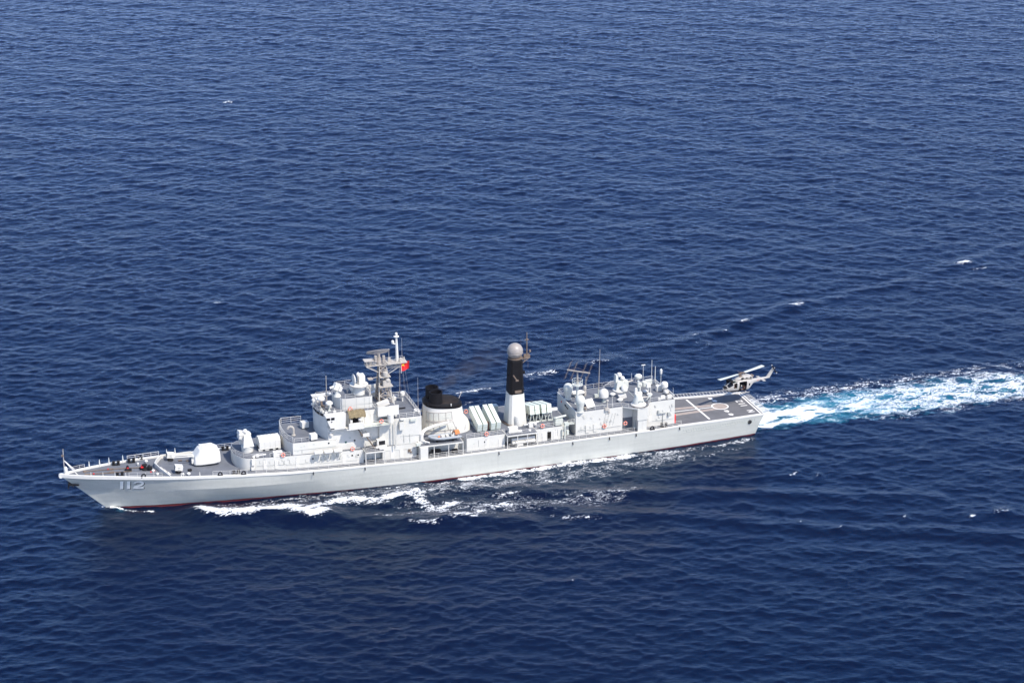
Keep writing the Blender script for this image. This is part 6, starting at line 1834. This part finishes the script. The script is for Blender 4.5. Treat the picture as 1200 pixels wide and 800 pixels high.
def heli_build():
    nt_ = 40
    xs = []
    for a, b in zip(HS[:-1], HS[1:]):
        k = 4 if a[0] > -1.7 else 2
        for i in range(k): xs.append(a[0] + (b[0] - a[0]) * i / k)
    xs.append(HS[-1][0])
    ts = [2 * math.pi * (i + .5) / nt_ for i in range(nt_)]
    vs = [hsec(x, t) for x in xs for t in ts]
    fs = []
    def hole(x, t):
        t = (t + math.pi) % (2 * math.pi) - math.pi
        d = math.degrees(t)
        return (-.78 < x < .95 and -52 < d < 42) or (1.5 < x < 2.3 and -8 < d < 40)
    for i in range(len(xs) - 1):
        for j in range(nt_):
            if hole((xs[i] + xs[i + 1]) / 2, ts[j] + math.pi / nt_): continue
            fs.append((i * nt_ + j, i * nt_ + (j + 1) % nt_, (i + 1) * nt_ + (j + 1) % nt_, (i + 1) * nt_ + j))
    fs.append(tuple(range(nt_))); fs.append(tuple((len(xs) - 1) * nt_ + j for j in reversed(range(nt_))))
    body = MB().add(vs, fs).build('fuselage', M['heli'], heli, smooth=40)
    mb = MB(); mb.span(-1.3, 2.9, -1.0, -.9, .55, 2.5); mb.span(-1.4, -1.3, -1.0, 1.1, .55, 2.5); mb.span(-1.3, 2.9, -1.0, 1.15, .5, .58); mb.span(1.05, 1.12, -1.0, .9, .55, 2.4); mb.span(-1.3, 2.9, -1.0, 1.0, 2.5, 2.55)
    mb.build('cabin', M['cabin'], heli)
    mb = MB(); mb.box((-.9, .2, .95), (.6, 1.2, .5)); mb.box((1.75, .5, .95), (.6, .6, .5)); mb.box((1.48, .5, 1.45), (.12, .55, .9)); mb.build('seat', M['brown'], heli)
    def patch(x0, x1, t0, t1, nm, mat, off=.02, nx=6, nt2=8):
        vs = [hsec(x0 + (x1 - x0) * i / nx, R(t0 + (t1 - t0) * j / nt2), off) for i in range(nx + 1) for j in range(nt2 + 1)]
        fs = [(i * (nt2 + 1) + j, i * (nt2 + 1) + j + 1, (i + 1) * (nt2 + 1) + j + 1, (i + 1) * (nt2 + 1) + j) for i in range(nx) for j in range(nt2)]
        return MB().add(vs, fs).build(nm, M[mat], heli, smooth=60)
    patch(2.42, 3.45, 24, 87, 'windscreen', 'glass'); patch(2.42, 3.45, 93, 156, 'windscreen', 'glass')
    patch(3.5, 4.0, -48, -12, 'chin_window', 'glass'); patch(3.5, 4.0, 192, 228, 'chin_window', 'glass')
    patch(1.75, 2.3, 58, 80, 'roof_window', 'teal'); patch(1.75, 2.3, 100, 122, 'roof_window', 'teal')
    patch(1.5, 2.3, 140, 188, 'cockpit_window', 'glass'); patch(-.7, .8, 150, 185, 'cabin_window', 'glass')
    patch(2.36, 2.46, 10, 62, 'door_post', 'heli', .03); patch(1.5, 2.3, -8, 40, 'door_window', 'canopy', .0)
    patch(3.62, 4.12, 20, 160, 'nose_cover', 'dark', .015)
    # sliding door pushed back along the side
    patch(-2.0, -.85, -44, 40, 'sliding_door', 'heli', .06)
    mb = MB(); mb.box((-1.45, 1.28, 1.75), (.5, .06, .5)); mb.build('cabin_window', M['glass'], heli)
    # engine cowling and exhausts
    vs, fs = [], []
    st = [(1.5, 2.66, 2.84, .42), (.95, 2.66, 3.12, .62), (.3, 2.7, 3.25, .72), (-.7, 2.7, 3.5, .8), (-1.6, 2.6, 3.55, .8), (-2.3, 2.5, 3.4, .7), (-2.75, 2.4, 3.05, .5)]
    k = 16
    for x, zb, zt, hw in st:
        for j in range(k):
            t = 2 * math.pi * j / k; c, s_ = math.cos(t), math.sin(t)
            vs.append((x, hw * math.copysign(abs(c) ** .7, c), (zb + zt) / 2 + (zt - zb) / 2 * math.copysign(abs(s_) ** .7, s_)))
    for i in range(len(st) - 1):
        for j in range(k): fs.append((i * k + j, i * k + (j + 1) % k, (i + 1) * k + (j + 1) % k, (i + 1) * k + j))
    fs += [tuple(range(k)), tuple(reversed(range((len(st) - 1) * k, len(st) * k)))]
    cw = MB().add(vs, fs).build('engine_cowling', M['heli'], heli, smooth=40)
    for x, w, h in ((.05, .55, .4), (-1.0, .4, .22), (-2.1, .3, .3)):
        for s_ in (1, -1):
            mb = MB(); mb.box((x, s_ * .78, 3.05), (w, .1, h)); mb.build('intake_grille', M['dark'], cw)
    for s_ in (.25, -.25):
        mb = MB(); mb.tube((-2.5, s_, 3.0), (-3.1, s_, 3.15), .2, .22, n=12); mb.build('exhaust', M['aged'], cw)
    # tail
    mb = MB()
    mb.hexa([(-6.5, -.12, 2.1), (-7.5, -.1, 2.0), (-7.5, .1, 2.0), (-6.5, .12, 2.1), (-8.0, -.06, 4.15), (-8.75, -.05, 4.2), (-8.75, .05, 4.2), (-8.0, .06, 4.15)])
    mb.build('tail_fin', M['heli'], heli)
    mb = MB(); mb.tube((-7.3, 0, 1.98), (-8.2, 0, 1.6), .05); mb.build('tail_skid', M['dark'], heli)
    for s_ in (1, -1):
        mb = MB(); mb.hexa([(-5.75, s_ * .2, 2.05), (-4.95, s_ * .2, 2.05), (-5.0, s_ * 1.42, 2.05), (-5.65, s_ * 1.42, 2.05), (-5.75, s_ * .2, 2.13), (-4.95, s_ * .2, 2.16), (-5.0, s_ * 1.42, 2.13), (-5.65, s_ * 1.42, 2.12)])
        mb.build('stabiliser', M['heli'], heli)
    mb = MB(); mb.tube((-8.3, 0, 4.0), (-8.3, .4, 4.0), .12); hb = mb.build('tail_rotor', M['dark'], heli)
    for a in (52, 232):
        d = Vector((math.cos(R(a)), 0, math.sin(R(a)))); q = Vector((-d.z, 0, d.x)) * .13; c = Vector((-8.3, .36, 4.0)); y = Vector((0, .02, 0))
        p0, p1 = c + d * .15, c + d * 1.1; p2 = c + d * 1.32
        mb = MB(); mb.hexa([p0 - q - y, p1 - q - y, p1 + q - y, p0 + q - y, p0 - q + y, p1 - q + y, p1 + q + y, p0 + q + y]); mb.build('rotor_blade', M['black'], hb)
        mb = MB(); mb.hexa([p1 - q - y, p2 - q - y, p2 + q - y, p1 + q - y, p1 - q + y, p2 - q + y, p2 + q + y, p1 + q + y]); mb.build('blade_tip', M['heli'], hb)
    # skids
    for s_ in (1, -1):
        mb = MB(); pts = [(-1.75, s_ * 1.32, .06), (1.9, s_ * 1.32, .06), (2.4, s_ * 1.32, .14), (2.75, s_ * 1.32, .36)]
        mb.path(pts, .065, 8)
        for x in (-.85, 1.15):
            mb.path([(x, 0, .46), (x, s_ * .8, .42), (x, s_ * 1.18, .22), (x, s_ * 1.32, .06)], .06, 8)
        mb.build('skid', M['heli'], heli)
    # main rotor
    mb = MB(); mb.tube((0, 0, 3.1), (0, 0, 3.95), .12, .1, n=12); mb.lathe([(.5, 0), (.35, .2), (.2, .4)], (0, 0, 3.15), 14); m = mb.build('rotor_mast', M['aged'], heli)
    a = R(45.6 - 210)
    rot = Matrix.Rotation(a, 3, 'Z')
    mb = MB(); mb.box((0, 0, 3.95), (2.0, .3, .2), a); mb.tube(rot @ Vector((0, -1.05, 4.1)), rot @ Vector((0, 1.05, 4.1)), .045); mb.tube(Vector((0, 0, 3.9)), Vector((0, 0, 4.25)), .14); mb.build('rotor_hub', M['aged'], m)
    for s_ in (1, -1):
        vs, fs = [], []
        sec = [(1.0, .26, 0), (1.5, .34, .01), (3.5, .36, .03), (5.5, .42, .07), (7.3, .47, .14)]
        for r_, w, dz in sec:
            for y, z in ((-w, -.02), (-w * .3, .035), (w * .5, .04), (w, .01), (w * .3, -.035)):
                vs.append(rot @ Vector((s_ * r_, s_ * y, 3.96 + dz + z)))
        for i in range(len(sec) - 1):
            for j in range(5): fs.append((i * 5 + j, i * 5 + (j + 1) % 5, (i + 1) * 5 + (j + 1) % 5, (i + 1) * 5 + j))
        fs += [tuple(range(5)), tuple(reversed(range(20, 25)))]
        MB().add(vs, fs).build('rotor_blade', M['pale'], m)
    mb = MB(); mb.tube((3.6, .3, 1.4), (3.9, .3, 2.0), .025); mb.tube((-4.2, 0, 2.35), (-4.4, 0, 2.9), .03); mb.box((2.2, 0, 2.62), (.3, .3, .15)); mb.build('antenna', M['dark'], heli)
    mb = MB(); mb.ring((-4.3, .36, 2.0), .11, .03, Matrix.Rotation(R(90), 4, 'X'), n=14, k=5); mb.build('roundel', M['red'], heli)
heli_build()

# ------------------------------------------------------------------ people in the helicopter
def person(label, at, rz, joints, vest=None):
    """one continuous skinned body; joints: name -> (x, y, z, radius), x forward, seat at the origin"""
    root = empty('person', (0, 0, 0))
    tag(root, label, 'person')
    names = list(joints)
    link = [('pelvis', 'waist'), ('waist', 'chest'), ('chest', 'neck'), ('neck', 'jaw'), ('jaw', 'brow'), ('brow', 'crown')]
    for s in ('l', 'r'):
        link += [('pelvis', s + 'hip'), (s + 'hip', s + 'knee'), (s + 'knee', s + 'ankle'), (s + 'ankle', s + 'toe'), ('chest', s + 'shoulder'), (s + 'shoulder', s + 'elbow'), (s + 'elbow', s + 'wrist'), (s + 'wrist', s + 'palm')]
        for k in range(4): link.append((s + 'palm', s + 'finger%d' % k))
        link.append((s + 'wrist', s + 'thumb'))
    me = bpy.data.meshes.new('body')
    idx = {n: i for i, n in enumerate(names)}
    me.from_pydata([joints[n][:3] for n in names], [(idx[a], idx[b]) for a, b in link], [])
    o = bpy.data.objects.new('body', me); col.objects.link(o)
    sk = o.modifiers.new('skin', 'SKIN'); sub = o.modifiers.new('sub', 'SUBSURF'); sub.levels = sub.render_levels = 1
    for i, n in enumerate(names):
        me.skin_vertices[0].data[i].radius = (joints[n][3], joints[n][3])
    me.skin_vertices[0].data[idx['pelvis']].use_root = True
    dg = bpy.context.evaluated_depsgraph_get(); dg.update()
    m2 = bpy.data.meshes.new_from_object(o.evaluated_get(dg))
    o.modifiers.clear(); o.data = m2
    m2.materials.clear(); m2.materials.append(M['suit']); m2.materials.append(M['skin'])
    neck = joints['neck'][2]
    lw, rw = Vector(joints['lpalm'][:3]), Vector(joints['rpalm'][:3])
    for p in m2.polygons:
        c = Vector(p.center); p.use_smooth = True
        if c.z > neck + .02 or (c - lw).length < .14 or (c - rw).length < .14: p.material_index = 1
    o.parent = root
    b = Vector(joints['brow'][:3])
    mb = MB(); mb.ball((b.x - .01, b.y, b.z + .03), .135, 16, 1.0, -.15); mb.build('helmet', M['bright'], root)
    mb = MB(); mb.box((b.x + .105, b.y + .035, b.z - .02), (.03, .035, .02)); mb.box((b.x + .105, b.y - .035, b.z - .02), (.03, .035, .02)); mb.build('eye', M['dark'], root)
    mb = MB(); mb.tube((b.x + .1, b.y, b.z - .02), (b.x + .13, b.y, b.z - .07), .012, .02); mb.build('nose', M['skin'], root)
    if vest:
        c = Vector(joints['chest'][:3]); mb = MB(); mb.lathe([(.15, -.3), (.19, -.2), (.2, 0), (.17, .12), (.08, .16)], (c.x, c.y, c.z), 16, sy=1.15); mb.build('life_vest', M[vest], root)
    root.matrix_world = heli_matrix @ Matrix.Translation(at) @ Matrix.Rotation(rz, 4, 'Z')
    return root
heli_matrix = Matrix.Translation(heli.location) @ heli.rotation_euler.to_matrix().to_4x4()
def seated(reach):
    j = {'pelvis': (0, 0, .1, .13), 'waist': (0, 0, .25, .125), 'chest': (.02, 0, .45, .15), 'neck': (.03, 0, .61, .055), 'jaw': (.06, 0, .68, .07), 'brow': (.05, 0, .77, .095), 'crown': (.03, 0, .85, .06)}
    for s, k in (('l', 1), ('r', -1)):
        j[s + 'hip'] = (.06, .1 * k, .09, .09); j[s + 'knee'] = (.47, .13 * k, .12, .065); j[s + 'ankle'] = (.5, .13 * k, -.3, .045); j[s + 'toe'] = (.68, .15 * k, -.34, .035)
        j[s + 'shoulder'] = (.02, .2 * k, .54, .065); j[s + 'elbow'] = (.1, .25 * k, .28, .045); w = (.1 + reach, .18 * k, .24); j[s + 'wrist'] = (*w, .033); j[s + 'palm'] = (w[0] + .07, w[1], w[2], .03)
        for f in range(4): j[s + 'finger%d' % f] = (w[0] + .14 + (.015 if f in (1, 2) else 0), w[1] + (f - 1.5) * .024, w[2] - .03, .009)
        j[s + 'thumb'] = (w[0] + .06, w[1] - .055 * k, w[2] + .01, .011)
    return j
person('seated crew member in dark flight suit at the open helicopter door', (.1, .72, .62), R(90), seated(.28))
person('pilot in orange vest seated behind the helicopter side window', (1.85, .5, 1.18), 0, seated(.3), 'safety_orange')

# ------------------------------------------------------------------ exhaust smoke
def smoke():
    a, b = ship_pt(68.6, .1, 16.3), ship_pt(49.0, -12.0, 20.2)
    d = b - a; Ln = d.length
    mb = MB(); rings, n = 16, 20; vs, fs = [], []
    for i in range(rings):
        f = i / (rings - 1); r = 1.5 + 4.3 * f ** .8
        if i in (0, rings - 1): r *= .5
        for k in range(n):
            t = 2 * math.pi * k / n; vs.append((f * Ln, r * math.cos(t) * (1 + .08 * math.sin(3 * f + k)), r * .8 * math.sin(t)))
    for i in range(rings - 1):
        for k in range(n): fs.append((i * n + k, i * n + (k + 1) % n, (i + 1) * n + (k + 1) % n, (i + 1) * n + k))
    fs += [tuple(reversed(range(n))), tuple(range((rings - 1) * n, rings * n))]
    m = bpy.data.materials.new('smoke'); m.use_nodes = True; nt = m.node_tree; nt.nodes.remove(nt.nodes['Principled BSDF'])
    v = N(nt, 'ShaderNodeVolumePrincipled'); L(nt, v.outputs[0], nt.nodes['Material Output'].inputs['Volume'])
    v.inputs['Color'].default_value = (.30, .25, .22, 1); v.inputs['Anisotropy'].default_value = .2
    tc = N(nt, 'ShaderNodeTexCoord'); sp = N(nt, 'ShaderNodeSeparateXYZ'); L(nt, tc.outputs['Object'], sp.inputs[0])
    ns = N(nt, 'ShaderNodeTexNoise', i_Scale=.35, i_Detail=4, i_Roughness=.6); L(nt, tc.outputs['Object'], ns.inputs['Vector'])
    def mth(op, x, y):
        q = N(nt, 'ShaderNodeMath', operation=op)
        for i, w in enumerate((x, y)):
            if isinstance(w, (int, float)): q.inputs[i].default_value = w
            else: L(nt, w, q.inputs[i])
        return q.outputs[0]
    fx = N(nt, 'ShaderNodeMapRange', i_From_Min=0, i_From_Max=Ln, i_To_Min=1, i_To_Max=0); L(nt, sp.outputs['X'], fx.inputs['Value'])
    rad = mth('POWER', mth('ADD', mth('MULTIPLY', sp.outputs['Y'], sp.outputs['Y']), mth('MULTIPLY', mth('MULTIPLY', sp.outputs['Z'], sp.outputs['Z']), 1.5)), .5)
    wid = mth('SUBTRACT', 5.6, mth('MULTIPLY', fx.outputs[0], 4.2))
    edge = N(nt, 'ShaderNodeMapRange', i_From_Min=.15, i_From_Max=1, i_To_Min=1, i_To_Max=0, interpolation_type='SMOOTHSTEP'); L(nt, mth('DIVIDE', rad, wid), edge.inputs['Value'])
    nr = N(nt, 'ShaderNodeMapRange', i_From_Min=.4, i_From_Max=.68); L(nt, ns.outputs['Fac'], nr.inputs['Value'])
    dens = mth('MULTIPLY', mth('MULTIPLY', edge.outputs[0], nr.outputs[0]), mth('MULTIPLY', mth('POWER', fx.outputs[0], 1.3), .27))
    L(nt, dens, v.inputs['Density'])
    o = MB().add(vs, fs).build('smoke', m)
    o.location = a; o.rotation_euler = d.to_track_quat('X', 'Z').to_euler()
    tag(o, 'thin brown exhaust smoke drifting aft from the black funnel top', 'smoke', kind='stuff')
smoke()

# ------------------------------------------------------------------ the air over the sea: a closed box of thin haze
def haze():
    m = bpy.data.materials.new('haze'); m.use_nodes = True; nt = m.node_tree; nt.nodes.remove(nt.nodes['Principled BSDF'])
    v = N(nt, 'ShaderNodeVolumePrincipled'); L(nt, v.outputs[0], nt.nodes['Material Output'].inputs['Volume'])
    v.inputs['Color'].default_value = (0.90, 0.84, 1.0, 1)
    v.inputs['Density'].default_value = 0.00002
    o = MB().span(-900, 900, -200, 1500, -4, 215).build('haze', m, smooth=0)
    tag(o, 'thin pale haze in the air over the sea', 'haze', kind='stuff')
haze()
